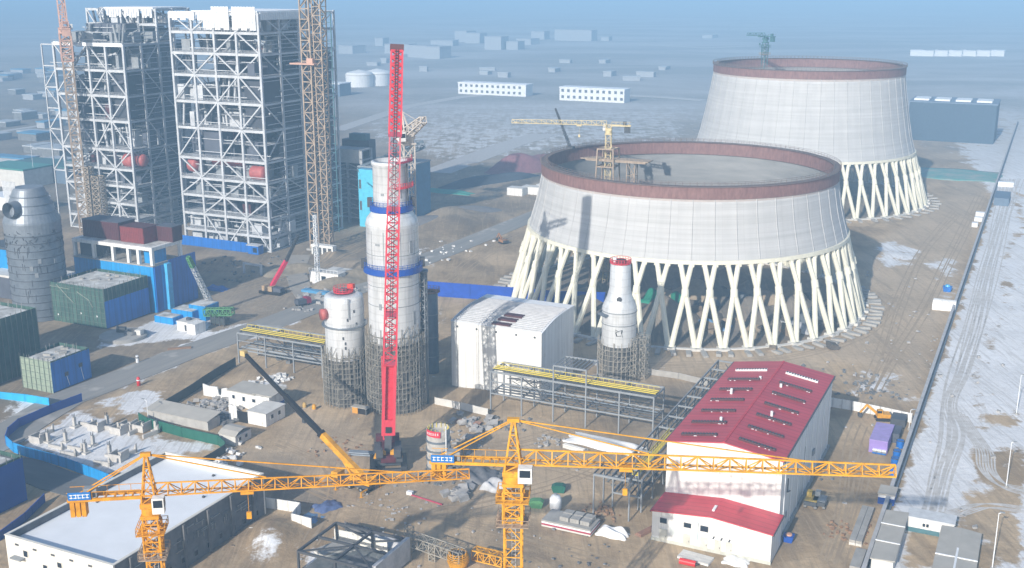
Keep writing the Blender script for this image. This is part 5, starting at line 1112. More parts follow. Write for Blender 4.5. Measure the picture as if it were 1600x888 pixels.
# ------------------------------------------------------------------ pipe racks
def rack(label, a0, b0, L_, W_, H_, nb, rnd, deck=yrail, m=grey, along='x', tall=None, mess=1., low=.45, xb=True):
    t = thing('pipe_rack', label, 'pipe rack', a0, b0, 0, 0 if along == 'x' else R(90), 'steel pipe racks')
    xs = [L_ * i / nb for i in range(nb + 1)]
    for x in xs:
        for y in (0, W_): h = H_ if not tall or not (tall[0] <= x <= tall[1]) else tall[2]; MB().cbox(x, y, h / 2, .34, .34, h).build('post', m, t)
        MB().cbox(x, W_ / 2, H_ * low, .26, W_, .34).build('cross_beam', m, t); MB().cbox(x, W_ / 2, H_ - .2, .28, W_, .4).build('cross_beam', m, t)
    for y in (0, W_):
        MB().cbox(L_ / 2, y, H_ * low, L_, .26, .36).build('long_beam', m, t); MB().cbox(L_ / 2, y, H_ - .1, L_, .3, .5).build('long_beam', m, t); MB().cbox(L_ / 2, y, H_ * .75, L_, .16, .22).build('long_beam', m, t)
    if deck:
        mb = MB(); mb.box(0, L_, W_ * .15, W_ * .5, H_ + .02, H_ + .14); mb.build('walkway', dark, t)
        for k in range(3): MB().beam((0, W_ * (.18 + .14 * k), H_ + .45 + .02 * k), (L_, W_ * (.18 + .14 * k), H_ + .45), .24, .2).build('yellow_pipe', deck, t)
        mb = MB()
        for k in range(int(L_ / 1.5)): mb.beam((k * 1.5, W_ * .55, H_), (k * 1.5, W_ * .55, H_ + 1.2), .08, cap=False)
        mb.beam((0, W_ * .55, H_ + 1.2), (L_, W_ * .55, H_ + 1.2), .1); mb.build('hand_rail', deck, t)
    for k in range(4): y = W_ * (.15 + .22 * k); MB().tube((.3, y, H_ * low + .45), (L_ - .3, y, H_ * low + .45), rnd.choice((.18, .28, .36)), None, 10).build('pipe', rnd.choice((grey, dark, alumd)), t)
    mb = MB()
    for i in range(nb):
        for y in (0, W_):
            if rnd.random() < .6 * mess and xb: s_ = rnd.random() < .5; mb.beam((xs[i], y, H_ * low if s_ else H_ - .4), (xs[i+1], y, H_ - .4 if s_ else H_ * low), .16)
    for k in range(int(16 * mess)):
        x, y = rnd.uniform(0, L_ - 3), rnd.uniform(0, W_); z_ = rnd.uniform(H_ * low, H_ - .6); mb.beam((x, y, z_), (x + rnd.uniform(1, 5), rnd.uniform(0, W_), z_ + rnd.uniform(-1, 1)), .15)
    if mb.f: tag(mb.build('bracing', dark, t), kind='stuff')
    if tall:
        for y in (0, W_): MB().beam((tall[0], y, tall[2]), (tall[1], y, tall[2]), .4).build('portal_beam', m, t)
        mb = MB()
        for k in range(9): x = tall[0] + (tall[1] - tall[0]) * k / 8; mb.beam((x, 0, tall[2]), (x, W_, tall[2]), .18)
        mb.build('portal_grid', m, t)
    return t
rnd = random.Random(31)
h = ZP(-125, 249, 580)
rack('long dark pipe rack with yellow pipes in front of the white hall', -125, 249, 45, 8, h, 5, rnd, tall=(18, 27, ZP(-105, 249, 573)), mess=1.4)
mb = MB()
rack('dark pipe rack with a yellow walkway, left of the scaffolded tanks', -210, 251, 30, 9, ZP(-210, 255, 514), 3, rnd, mess=1.6)
rack('dark pipe rack running along the left side of the red roofed hall', -69.5, 210, 84, 6.5, 7.5, 11, rnd, along='y', mess=1.3, deck=None)
t = thing('catwalk', 'yellow railed catwalk on the pipe rack beside the red roofed hall', 'catwalk', -72, 211)
MB().box(0, 1.2, 0, 26, 7.8, 7.95).build('tread', yrail, t)
mb = MB()
for s_ in (0, 1.2):
    for k in range(18): mb.beam((s_, k * 1.5, 7.9), (s_, k * 1.5, 9.0), .1, cap=False)
    mb.beam((s_, 0, 9.0), (s_, 26, 9.0), .12)
mb.build('hand_rail', yrail, t)
a, b = -78.5, 205; t = thing('steel_portal', 'dark steel portal frame at the near end of the pipe rack by the annex', 'portal frame', a, b)
for x in (0, 8): 
    for y in (0, 6): MB().cbox(x, y, 4.6, .3, .3, 9.2).build('post', grey, t)
for y in (0, 6): MB().beam((0, y, 9.2), (8, y, 9.2), .45).build('beam', grey, t)
mb = MB()
for k in range(7): mb.beam((k * 1.33, 0, 9.4), (k * 1.33, 6, 9.4), .25)
mb.build('joists', dark, t)
# ------------------------------------------------------------------ fences, walls, plots
def hoarding(name, label, cat, pts, h, m, base=None, thick=.18, post=None, step=3.):
    t = thing(name, label, cat, *pts[0]); a0, b0 = pts[0]
    for (p, q) in zip(pts[:-1], pts[1:]):
        p = V3((p[0] - a0, p[1] - b0, h / 2)); q = V3((q[0] - a0, q[1] - b0, h / 2)); MB().beam(p, q, thick, h).build('panel', m, t)
        L_ = (q - p).length; n = max(1, int(L_ / step)); mb = MB()
        for k in range(n + 1):
            c = p.lerp(q, k / n); mb.beam((c.x, c.y, 0), (c.x, c.y, h + .08), .22)
        mb.build('posts', post or m, t) if False else tag(mb.build('post', post or m, t), kind='stuff')
    return t
PX = lambda *pp: [S(*p) for p in pp]
hoarding('hoarding', 'blue hoarding, its shadow side coloured navy, along the road behind the fenced plot of stub walls', 'hoarding', PX((10, 694), (14, 682), (30, 668), (80, 646), (128, 628)), 2.4, navy)  # navy paints in the shadow side of a blue hoarding
hoarding('hoarding', 'sky blue hoarding along the near side of the fenced plot of stub walls', 'hoarding', PX((11, 697), (22, 707), (42, 714), (80, 724), (105, 732), (140, 745), (178, 760)), 2.6, blue2)
hoarding('hoarding', 'bright sky blue hoarding at the left edge below the netted buildings', 'hoarding', PX((-40, 622), (0, 624), (40, 628), (77, 634)), 2.2, M('cyan_panel', (.03, .42, .78), .4))
hoarding('hoarding', 'long cobalt blue hoarding between the slim stack and the nearer cooling tower', 'hoarding', PX((668, 462), (735, 467), (800, 472), (870, 478), (945, 480)), 5.4, M('cobalt_fence', (.01, .07, .42), .4), step=16)
hoarding('hoarding', 'blue hoarding along the foot of the deep blue building', 'hoarding', PX((0, 845), (40, 815), (70, 785)), 2.0, navy)
hoarding('fence', 'dark green sheet fence round the walled compound, along its front', 'fence', PX((218, 660), (232, 668), (285, 683), (342, 696), (352, 706)), 2.6, greens)
hoarding('fence', 'dark sheet fence along the road side of the walled compound', 'fence', PX((254, 643), (300, 615), (317, 603), (345, 585), (368, 572)), 2.6, M('dark_green_panel', (.035, .05, .05), .6))
hoarding('fence', 'low dark fence trailing from the green compound down to the snowy roof', 'fence', PX((352, 708), (330, 722), (305, 735)), 2.2, M('dark_green_panel', None))
hoarding('barrier_wall', 'white barrier wall panels bending round a blue tarpaulin in the yard', 'barrier', PX((416, 795), (432, 797), (470, 803), (456, 820), (487, 828)), 2.6, white, step=2.5, post=M('grey_post', (.5, .5, .5), .6))
hoarding('barrier_wall', 'low white wall in front of the white hall', 'barrier', PX((680, 632), (720, 640), (762, 650)), 2.0, concw, step=3)
hoarding('site_fence', 'white panel fence running from the red roofed hall to the long boundary wall', 'fence', PX((1286, 634), (1330, 641), (1375, 650), (1424, 661)), 2.6, white, step=2.2, post=M('grey_post', None))
hoarding('site_fence', 'pale panel fence behind the pipe racks, left of the red roofed hall', 'fence', PX((1010, 585), (1060, 592), (1105, 603)), 1.8, conc, step=2.2)
# long boundary wall on the right
t = thing('boundary_wall', 'long straight concrete boundary wall between the yard and the snowfield', 'wall', -22.4, 196)
MB().box(0, .5, 0, 800, 0, 2.2).build('wall_panel', M('wall_grey', (.33, .33, .34), .85), t); MB().box(-.15, .65, 0, 800, 2.2, 2.45).build('coping', M('coping_grey', (.45, .45, .46), .8), t); MB().tube((.95, 0, .5), (.95, 800, .5), .28, None, 8).build('pipe', alumd, t)
for k in range(90): MB().box(-.12, .62, k * 6 + 2, k * 6 + 2.35, 0, 2.3).build('pier', M('wall_grey', None), t)
a, b = S(1562, 322); crate('valve_house', 'dark blue roofed box on the boundary wall beyond the farther cooling tower', 'valve house', M('blue_grey_panel', (.12, .17, .24), .6), a - 3, b, 0, 7, 22, 4)
a, b = S(1568, 292); crate('gate_hut', 'little white hut beside the boundary wall, farthest along it', 'hut', whitem, a - 3, b, 0, 8, 4, 2.6)
# stub walls of the started foundations
rnd = random.Random(41)
pale = M('stub_concrete', (.52, .50, .47), .85, var=.2)
def stub(px, py, kind, rot):
    a, b = S(px, py); t = thing('stub_wall', ('low pale concrete stub wall with one raised corner, in the blue fenced plot', 'upright pale concrete stub column on a square foot, in the blue fenced plot', 'boxed pale concrete pit walls with a notched side, in the blue fenced plot')[kind], 'stub wall', a, b, 0, rot, 'concrete stub walls in the fenced plot')
    if kind == 0:
        MB().box(-2.4, 2.4, -.25, .25, 0, 1.0).build('wall', pale, t); MB().yz([(-.25, 0), (1.2, 0), (-.25, 2.4)], 1.9, 2.4).build('gusset', pale, t)
    elif kind == 1:
        MB().box(-.9, .9, -.9, .9, 0, .5).build('foot', pale, t); MB().box(-.35, .35, -.35, .35, .5, 2.8).build('post', pale, t)
        mb = MB()
        for s_ in ((-.25, -.25), (.25, -.25), (0, .25)): mb.beam((*s_, 2.8), (*s_, 3.7), .1)
        mb.build('bar', dark, t)
    else:
        MB().box(-1.8, 1.8, -1.6, -1.3, 0, 1.8).build('wall', pale, t); MB().box(-1.8, -1.5, -1.3, 1.6, 0, 1.8).build('wall', pale, t); MB().box(1.5, 1.8, -1.3, 1.6, 0, 2.4).build('wall', pale, t); MB().box(-1.5, 1.5, 1.3, 1.6, 0, 1.2).build('wall', pale, t)
for px, py, k, r in ((62, 690, 2, 0), (76, 692, 1, 0), (88, 702, 0, 0), (103, 692, 1, .1), (118, 704, 0, .05), (117, 668, 1, 0), (135, 666, 0, .1), (152, 671, 2, 0), (168, 665, 1, 0), (174, 672, 0, .2), (187, 676, 2, 0), (201, 670, 2, .1), (213, 676, 0, 1.5), (222, 672, 2, 0), (236, 681, 0, 1.4), (244, 674, 1, 0), (146, 697, 1, 0), (134, 709, 1, 0), (186, 718, 2, .1), (172, 712, 1, 0), (201, 712, 0, 1.4), (160, 727, 0, .1), (72, 680, 0, 1.5), (107, 712, 0, .1)): stub(px, py, k, r)
# walled compound
a, b = S(231, 654); t = thing('long_shed', 'long low shed with a tan lean-to roof behind the dark green fence', 'shed', a, b, 0); 
MB().box(0, 20, 0, 4.6, 0, 2.6).build('walls', M('shed_wall', (.45, .44, .42), .8), t); MB().yz([(-.6, 2.5), (5.0, 3.4), (5.0, 3.6), (-.6, 2.7)], -.3, 20.3).build('roof', tan, t)
a, b = S(340, 694); t = thing('small_shed', 'small shed with a curved tan roof at the corner of the compound', 'shed', a, b + .8)
MB().box(0, 5, 0, 6, 0, 2.4).build('walls', concw, t); MB().yz([(-.2, 2.4), (1.2, 3.2), (3, 3.5), (4.8, 3.2), (6.2, 2.4), (6.2, 2.55), (4.8, 3.4), (3, 3.7), (1.2, 3.4), (-.2, 2.6)], -.2, 5.2).build('roof', tan, t); windows(t, [(1.2, 2.0, 1, 1.8), (3.6, 4.4, 1, 1.8)], 'r', 5, glass, concw)
a, b = S(356, 634); t = thing('white_house', 'white site house with a flat tan roof beside the rubble yard', 'house', a, b + .5)
MB().box(0, 13.5, 0, 6.5, 0, 4.2).build('walls', white, t); MB().yz([(-.3, 4.2), (6.8, 4.5), (6.8, 4.75), (-.3, 4.45)], -.3, 9).build('roof', tan, t); MB().yz([(-.3, 4.6), (6.8, 5.0), (6.8, 5.2), (-.3, 4.8)], 8.4, 14.6).build('roof', tan, t)
windows(t, [(1.4, 2.2, 2.2, 3.2), (4.8, 5.6, 2.0, 3.2), (8, 9, 2.2, 3.1), (11.8, 12.6, 2.2, 3.2)], 'f', 0, glass, white)
MB().box(13.52, 13.7, .3, 6.2, 0, 1.6).build('base_panel', navy, t)
a, b = S(384, 664); t = thing('white_annex', 'low white annex with a black gate in front of the white site house', 'house', a, b + 1)
MB().box(0, 5.8, 0, 8, 0, 3.4).build('walls', white, t); MB().box(-.2, 6, -.2, 8.2, 3.4, 3.6).build('roof', concw, t); windows(t, [(2, 2.9, 1.6, 2.6), (5, 5.9, 1.6, 2.6)], 'r', 5.8, glass, white); MB().box(-3.4, -.05, -.1, .1, 0, 3).build('gate', black, t); MB().box(-6, -3.4, -.1, .15, 0, 4.2).build('side_wall', white, t)
a, b = S(318, 618); t = thing('broken_wall', 'broken white wall at the back of the rubble yard', 'wall', a, b)
MB().xz([(0, 0), (10, 0), (10, 2.2), (8, 3.4), (6.5, 3.0), (6.2, 1.0), (5.4, 1.0), (5, 3.2), (2, 3.0), (0, 3.4)], 0, .35).build('wall', white, t)
def rocks(name, label, px, py, n, spread, size, m, seed, el=1., cat='rubble', flatn=.7, z=0.):
    r = random.Random(seed); mb = MB()
    for k in range(n):
        x, y = max(-1.7, min(1.7, r.gauss(0, 1))) * spread, max(-1.7, min(1.7, r.gauss(0, 1))) * spread * el; s_ = size * r.uniform(.4, 1.3)
        M_ = Matrix.Translation((x, y, s_ * .25)) @ Matrix.Rotation(r.uniform(0, 6), 4, 'Z') @ Matrix.Rotation(r.uniform(-.5, .5), 4, 'X')
        n0 = len(mb.v); vs = []
        for (i, j, k2) in ((-1,-1,-1),(1,-1,-1),(1,1,-1),(-1,1,-1),(-1,-1,1),(1,-1,1),(1,1,1),(-1,1,1)): vs.append(M_ @ V3((i * s_ * r.uniform(.3, .6), j * s_ * r.uniform(.3, .6), k2 * s_ * flatn * r.uniform(.25, .5))))
        mb.add(vs, [(3,2,1,0),(4,5,6,7),(0,1,5,4),(1,2,6,5),(2,3,7,6),(3,0,4,7)])
    a, b = S(px, py); o = solo(mb, name, m, label, cat, a, b, z, kind='stuff'); return o
rocks('rubble', 'grey rubble filling the walled compound', 330, 640, 110, 4.2, 1.3, rock, 1); rocks('rubble', 'dark scrap in the walled compound', 345, 655, 50, 3, 1.2, concd, 2); rocks('rubble', 'white stones beside the white house', 425, 594, 50, 2.6, 1.0, M('white_stone', (.7, .7, .69), .9), 3)
rocks('rubble', 'pale stones along the compound fence', 345, 722, 40, 3.4, 1.2, M('white_stone', None), 4, 1.8); rocks('rubble', 'broken slabs in the mid yard', 716, 772, 14, 1.9, 2.0, rock, 5); rocks('rubble', 'boulders behind the small silo', 735, 668, 36, 4.0, 1.8, rock, 6)
rocks('rubble', 'pale boulders by the far road', 700, 392, 26, 6, 1.3, M('white_stone', None), 7, 2.5); rocks('rubble', 'dark scrap left of the small silo', 700, 742, 60, 3.5, 1.1, concd, 8); rocks('rubble', 'scrap and offcuts at the yard wall', 790, 745, 40, 3., 1.2, concd, 9)
rocks('rubble', 'broken stone beside the netted blocks', 505, 465, 60, 7, 1.6, rock, 10, 1.5); rocks('rubble', 'stones under the pipe rack', 480, 555, 40, 5, 1.2, concd, 11); rocks('rubble', 'scrap by the hall wall', 1330, 600, 70, 9, .9, concd, 12, .7)
rocks('rubble', 'dark heaps inside the nearer ring of legs', 1190, 490, 70, 17, 4.2, dirtd, 13); rocks('rubble', 'pale heaps inside the nearer ring of legs', 1120, 500, 24, 15, 4.5, dirt, 14); rocks('rubble', 'pebbles strewn over the yard', 640, 790, 110, 22, .5, rock, 15); rocks('rubble', 'pebbles strewn by the boundary wall', 1420, 560, 90, 16, .9, rock, 16, 4.)
rocks('rubble', 'scrap in the left works yard', 400, 420, 70, 14, 1.1, concd, 17, .8); rocks('rubble', 'clods beside the concrete building', 440, 835, 90, 3.2, .8, dirt, 18, 1.6)
# ------------------------------------------------------------------ yard objects
def tarp(name, label, px, py, sx, sy, h, m, seed, rot=0., cat='tarpaulin', z=0.):
    r = random.Random(seed); n, k = 22, 14; mb = MB(); vs = []; fs = []
    ph = [(r.uniform(.5, 2.2), r.uniform(.5, 2.2), r.uniform(0, 6)) for _ in range(6)]
    for i in range(n + 1):
        for j in range(k + 1):
            u, v = i / n * 2 - 1, j / k * 2 - 1; e = max(0, 1 - max(abs(u), abs(v)) ** 4)
            hh = h * e * (.6 + .25 * sum(math.sin(f1 * 3 * u + f2 * 3 * v + p) for f1, f2, p in ph) / 2.2)
            vs.append((u * sx / 2 * (1 + .06 * math.sin(7 * v)), v * sy / 2 * (1 + .09 * math.sin(5 * u + 1)), max(.02, hh) + .03))
    for i in range(n):
        for j in range(k): q = i * (k + 1) + j; fs.append((q, q + k + 1, q + k + 2, q + 1))
    nv = len(vs); vs += [(x, y, -.1) for x, y, _ in vs]; rim = [i * (k + 1) for i in range(n + 1)] + [n * (k + 1) + j for j in range(1, k + 1)] + [i * (k + 1) + k for i in range(n - 1, -1, -1)] + [j for j in range(k - 1, 0, -1)]
    for q in range(len(rim)): c, d_ = rim[q], rim[(q + 1) % len(rim)]; fs.append((c, c + nv, d_ + nv, d_))
    mb.add(vs, fs); a, b = S(px, py); o = mb.build(name, m, smooth=True); x, y = S2W(a, b); o.location = (x, y, z); o.rotation_euler = (0, 0, TH + rot); return tag(o, label, cat)
tarp('tarpaulin', 'long crumpled white tarpaulin on the ground below the pipe rack', 945, 695, 20, 7, 1.6, tarpw, 1, -.1)
tarp('tarpaulin', 'white wrapped bundle at the end of the steel portal', 957, 835, 6.5, 3.4, 2.2, tarpw, 2)
tarp('tarpaulin', 'dark blue crumpled tarpaulin beside the white barrier wall', 512, 793, 4.5, 6, 1.5, tarpb, 3, -.5)
tarp('tarpaulin', 'steel blue flat sheet spread inside the white barrier wall', 485, 812, 5, 5.5, .5, M('steel_blue_sheet', (.13, .25, .42), .5), 4)
tarp('tarpaulin', 'dark sheet under the counter jib of the yellow crane', 745, 744, 10, 8, 2.2, M('dark_sheet', (.06, .065, .075), .6, c2=(.2, .2, .21)), 5)
tarp('tarpaulin', 'green netting draped on an earth heap inside the nearer cooling tower', 1035, 478, 17, 14, 5.5, tarpg, 6)
tarp('tarpaulin', 'grey sheet over a heap beside the small silo', 775, 762, 6, 5, 2.6, M('grey_sheet', (.35, .36, .38), .7, c2=(.55, .55, .56)), 7)
tarp('tarpaulin', 'teal netting spread on the ground beyond the farther cooling tower', 1480, 272, 60, 42, .7, M('teal_net', (.05, .30, .27), .8, c2=(.34, .36, .33), scale=.09, detail=9), 8)
tarp('tarpaulin', 'dusty white sheet by the annex front', 1150, 878, 5, 3.5, .9, tarpw, 9)
tarp('tarpaulin', 'blue tarpaulin heap in the left works yard', 338, 452, 9, 5, 1.8, M('royal_tarp', (.02, .12, .42), .6), 10)
tarp('tarpaulin', 'pale sheet lying beside the concrete building', 400, 832, 4.5, 2.2, 1.3, tarpw, 11)
tarp('tarpaulin', 'green net strip on the ground beyond the absorber tower', 700, 300, 30, 12, 1., M('green_net_pale', (.05, .30, .24), .8), 12)
def pile(name, label, cat, a, b, rot, n, L_, wd, h, mats, rows=1, group=None):
    t = thing(name, label, cat, a, b, 0, rot, group)
    for k in range(n):
        for r_ in range(rows): MB().box(0, L_, r_ * (wd + .08), r_ * (wd + .08) + wd, k * h, k * h + h - .04).build('board', mats[k % len(mats)], t)
    return t
a, b = S(846, 822); t = pile('panel_stack', 'low stack of white and red panels with grey blocks on top', 'panel stack', a, b, 0, 4, 11, 5.5, .38, (concw, M('dull_red_panel', (.40, .05, .09), .5), whitem, conc))
r = random.Random(3)
for k in range(6): o = crate('concrete_block', 'grey precast block lying on the striped panel stack', 'block', conc, a + 3.6 + (k % 3) * 2.3, b + 1.2 + (k // 3) * 2.1, 1.55, 2.0, 1.7, .9, r.uniform(-.1, .1), 'precast blocks on the panel stack')
a, b = S(868, 795); t = thing('white_tank', 'white rounded tank standing at the back of the striped panel stack', 'tank', a, b)
MB().lathe([(1.2, 0), (1.3, .4), (1.3, 2.4), (.9, 3.1), (.02, 3.3)], 22).build('shell', whitem, t, True); MB().tube((0, 0, 3.2), (0, 0, 3.6), .35, None, 12).build('lid', grey, t)
def machine(label, px, py, m, rot, arm=True):
    a, b = S(px, py); t = thing('excavator', label, 'excavator', a, b, 0, rot)
    for s_ in (-1, 1): MB().yz([(-1.9, .3), (-1.7, .8), (1.7, .8), (1.9, .3), (1.6, 0), (-1.6, 0)], s_ * 1.1 - .3, s_ * 1.1 + .3).build('track', black, t)
    MB().box(-1.3, 1.3, -1.9, 1.5, .9, 1.9).build('body', m, t); MB().box(-1.35, 1.35, -2.4, -1.9, .9, 1.8).build('counterweight', dark, t); cb = MB().box(-1.2, -.1, .2, 1.5, 1.9, 3.0).build('cab', m, t); MB().box(-1.24, -.06, .4, 1.55, 2.2, 2.85).build('window', glass, cb)
    if arm: MB().beam((.4, 1.4, 1.7), (.5, 4.0, 3.8), .45, .6).build('boom', m, t); MB().beam((.5, 3.9, 3.9), (.5, 5.6, 1.6), .35, .45).build('arm', m, t); MB().yz([(5.2, 1.7), (6.1, 1.4), (6.0, .5), (5.2, .4)], .0, 1.0).build('bucket', dark, t)
machine('yellow excavator beside the purple container', 1378, 656, yellow, R(110)); machine('small yellow excavator by the far road left of the nearer cooling tower', 786, 381, M('dull_orange', (.34, .17, .07), .6), R(60))
machine('yellow roller machine standing right of the red roofed hall', 1268, 790, M('dull_yellow', (.50, .36, .08), .6), 0, False); machine('grey loader parked beside the yellow roller, right of the red roofed hall', 1281, 790, grey, 0, False)
a, b = S(1357, 706); crate('container', 'purple container with a pale door end by the boundary wall', 'container', purple, a, b, 0, 4.2, 12, 3.2, 0, None, M('pale_purple', (.38, .30, .62), .5))
a, b = S(1384, 690); crate('container', 'dark grey crate beside the purple container', 'container', slate, a, b, 0, 3, 6, 2.4)
a, b = S(1400, 668); crate('container', 'black crate beyond the purple container', 'container', M('dark_steel', None), a - 1.5, b, 0, 3.6, 5, 2.2)
pile('timber_stack', 'stack of blue and grey boards beside the purple container', 'stack', *S(1384, 712), R(90), 3, 6, 1, .4, (blue, grey, whitem), 3)
for k, (px, py) in enumerate(((1399, 742), (1402, 728), (1405, 716), (1410, 700))):
    a, b = S(px, py); t = thing('blue_drum', 'blue drum in the row against the boundary wall', 'drum', a - .6, b, 0, 0, 'blue drums along the boundary wall'); MB().lathe([(.9, 0), (.95, .1), (.9, .9), (.95, 1.0), (.9, 1.9), (.02, 1.9)], 20).build('barrel', blue, t); MB().lathe(ring(.85, .98, 1.82, 1.95), 20, cap=False).build('rim', dark, t)
a, b = S(1371, 787); t = thing('kiosk', 'navy and white kiosk by the boundary wall under the tip of the crane jib', 'kiosk', a, b); MB().box(0, 3.4, 0, 4.5, 0, 1.6).build('base', navy, t); MB().box(0, 3.4, 0, 4.5, 1.6, 2.3).build('white_band', whitem, t); MB().box(-.15, 3.55, -.15, 4.65, 2.3, 2.6).build('roof', tan, t); MB().box(.8, 1.8, -.06, 0, .2, 1.5).build('door', navy, t)
pile('beam_stack', 'long grey precast beams lying along the boundary wall below the kiosk', 'beam stack', *S(1346, 855), R(90), 2, 17, 1.2, .6, (concw, conc), 2)
a, b = S(1342, 900); t = thing('concrete_blocks', 'broken grey concrete troughs at the wall foot, bottom right', 'trough', a - 2, b + 1); MB().box(0, 2, 0, 8, 0, 1.2).build('trough', conc, t); MB().beam((2.6, 2, .6), (4.2, 6, 1.8), .6).build('pipe', black, t)
a, b = S(1342, 892); W_ = 4.6
t = thing('site_hut', 'long tan roofed hut along the boundary wall at the bottom right', 'hut', -21.2, 205); MB().box(0, 4, 0, 22, 0, 3).build('walls', concw, t); MB().xz([(-.3, 3), (4.3, 3.3), (4.3, 3.5), (-.3, 3.2)], -.3, 22.3).build('roof', tan, t)
for k in (7, 15): MB().box(-.35, 4.35, k, k + .25, 3.45, 3.6).build('roof_strip', whitem, t)
t = thing('site_hut', 'white walled hut with a teal door between the two tan roofed huts', 'hut', -17, 226); MB().box(0, 9, 0, 4, 0, 3.2).build('walls', white, t); MB().box(-.2, 9.2, -.3, 4.2, 3.2, 3.45).build('roof', M('snowy_roof', (.6, .62, .64), .7), t); MB().box(0, 6.4, -.08, -.01, 0, 1.0).build('base_panel', teal, t); MB().box(6.6, 7.6, -.08, -.01, 0, 2.4).build('door', M('teal_door', (.03, .22, .26), .5), t); windows(t, [(3, 3.5, 1.6, 2.3), (3.7, 4.2, 1.6, 2.3)], 'f', 0, glass, white)
t = thing('site_hut', 'broad tan roofed hut nearest the bottom right corner', 'hut', -10, 203); MB().box(0, 7, 0, 21, 0, 3).build('walls', concw, t); MB().xz([(-.3, 3.3), (3.5, 3.5), (7.3, 3.1), (7.3, 3.3), (3.5, 3.7), (-.3, 3.5)], -.3, 21.3).build('roof', tan, t); MB().box(3.3, 3.7, -.3, 12, 3.7, 3.85).build('roof_strip', whitem, t); MB().box(-.3, 7.3, 8, 8.3, 3.6, 3.8).build('roof_strip', whitem, t)
a, b = S(1232, 845); t = thing('blue_skip', 'small blue tub with an orange lid beside the annex', 'tub', a, b); MB().xz([(-.8, 0), (.8, 0), (1.1, 1.3), (-1.1, 1.3)], -1, 1).build('tub', navy, t); MB().lathe([(.7, 1.3), (.6, 1.6), (.02, 1.65)], 16).build('lid', M('peach', (.6, .33, .22), .6), t)
a, b = S(1062, 880); t = thing('red_cylinder', 'red gas cylinder lying on white boards in front of the annex', 'cylinder', a, b, .55); MB().tube((0, 0, 0), (3.2, 0, 0), .6, None, 18).build('shell', M('bright_red', (.70, .03, .03), .4), t); MB().tube((3.2, 0, 0), (3.7, 0, 0), .25, None, 10).build('valve', black, t)
pile('board_stack', 'scattered white boards in front of the annex', 'boards', *S(1058, 872), -.1, 2, 6.5, 1.0, .25, (whitem, concw), 3)
for k, (px, py, lb, m) in enumerate(((873, 768, 'small dark green bin in the yard, farther of two', greens), (838, 792, 'rounded green tarped bin in the yard, nearer of two', greenp))):
    a, b = S(px, py); t = thing('bin', lb, 'bin', a, b, 0, .3); MB().xz([(-1.2, 0), (1.2, 0), (1.6, 1.3), (-1.6, 1.3)], -.9, .9).build('tub', m, t); MB().xz([(-1.6, 1.3), (1.6, 1.3), (.9, 1.8), (-.8, 1.7)], -.9, .9).build('lid', m, t)
a, b = S(655, 778); t = thing('red_pipe', 'thin red pipe lying in the mid yard', 'pipe', a - 2, b); MB().tube((0, 0, .25), (8.5, -1.2, .25), .2, None, 10).build('pipe_body', M('dull_red_panel', None), t); MB().cbox(-.5, .3, .5, 1.4, .9, .9).build('end_block', whitem, t)
a, b = S(550, 645); t = thing('generator', 'orange and dark generator set between the two scaffolded tanks', 'generator', a, b); MB().box(0, 1.8, 0, 1.6, 0, 1.6).build('body', M('motor_orange', (.62, .30, .04), .5), t); MB().box(1.9, 4.5, .1, 1.5, 0, 1.4).build('engine', black, t); MB().box(-.2, 4.7, -.2, 1.8, 1.7, 1.85).build('canopy', tan, t)
for s_ in ((0, 0), (4.4, 0), (0, 1.5), (4.4, 1.5)): MB().beam((*s_, 0), (*s_, 1.75), .12).build('post', grey, t)
for px, py, lb, m in ((476, 637, 'tan hydrant post in the yard right of the white house', M('ochre', (.5, .33, .1), .6)), (491, 640, 'round yellow marker ball in the yard', yellow)):
    a, b = S(px, py); t = thing('marker', lb, 'marker', a, b); MB().lathe([(.5, 0), (.6, .3), (.55, 1.0), (.35, 1.4), (.02, 1.5)], 14).build('post', m, t, True); MB().lathe(ring(.4, .7, 0, .12), 14, cap=False).build('foot', conc, t)
a, b = S(217, 603); t = thing('red_post', 'short red post standing alone beside the road', 'post', a, b); MB().lathe([(.5, 0), (.5, 2.2), (.35, 2.6), (.02, 2.7)], 14).build('post', M('bright_red', None), t, True); MB().lathe(ring(.45, .55, 1.6, 1.9), 14, cap=False).build('band', whitem, t)
a, b = S(215, 567); t = thing('white_post', 'short white post at the snowy edge of the road', 'post', a, b); MB().lathe([(.45, 0), (.45, 2.3), (.02, 2.3)], 12).build('post', whitem, t); MB().lathe(ring(.4, .5, 1.5, 1.8), 12, cap=False).build('band', dark, t)
def lamp(label, px, py, h, arm=2.0, group='white lamp posts', m=whitem, rot=0.):
    a, b = S(px, py); t = thing('lamp_post', label, 'lamp post', a, b, 0, rot, group); MB().tube((0, 0, 0), (0, 0, h), .12, .07, 10).build('pole', m, t); MB().beam((0, 0, h - .1), (arm, 0, h + .25), .12).build('arm', m, t); MB().cbox(arm, 0, h + .25, .9, .35, .18).build('lamp_head', grey, t); MB().lathe(ring(.15, .4, 0, .5), 10, cap=False).build('foot', conc, t)
lamp('white lamp post at the end of the white panel fence', 1420, 672, 5.5, .8); lamp('white lamp post on the snowfield in the right bottom corner', 1550, 890, 12, .6); lamp('white lamp post standing in the middle of the snowfield', 1572, 762, 11, .6); lamp('white lamp post at the right edge of the snowfield', 1588, 648, 11, .6); lamp('white lamp post beside the compound fence', 232, 660, 6, -1.2); lamp('tall thin pale mast far behind the silo', 55, 292, 24, .6)
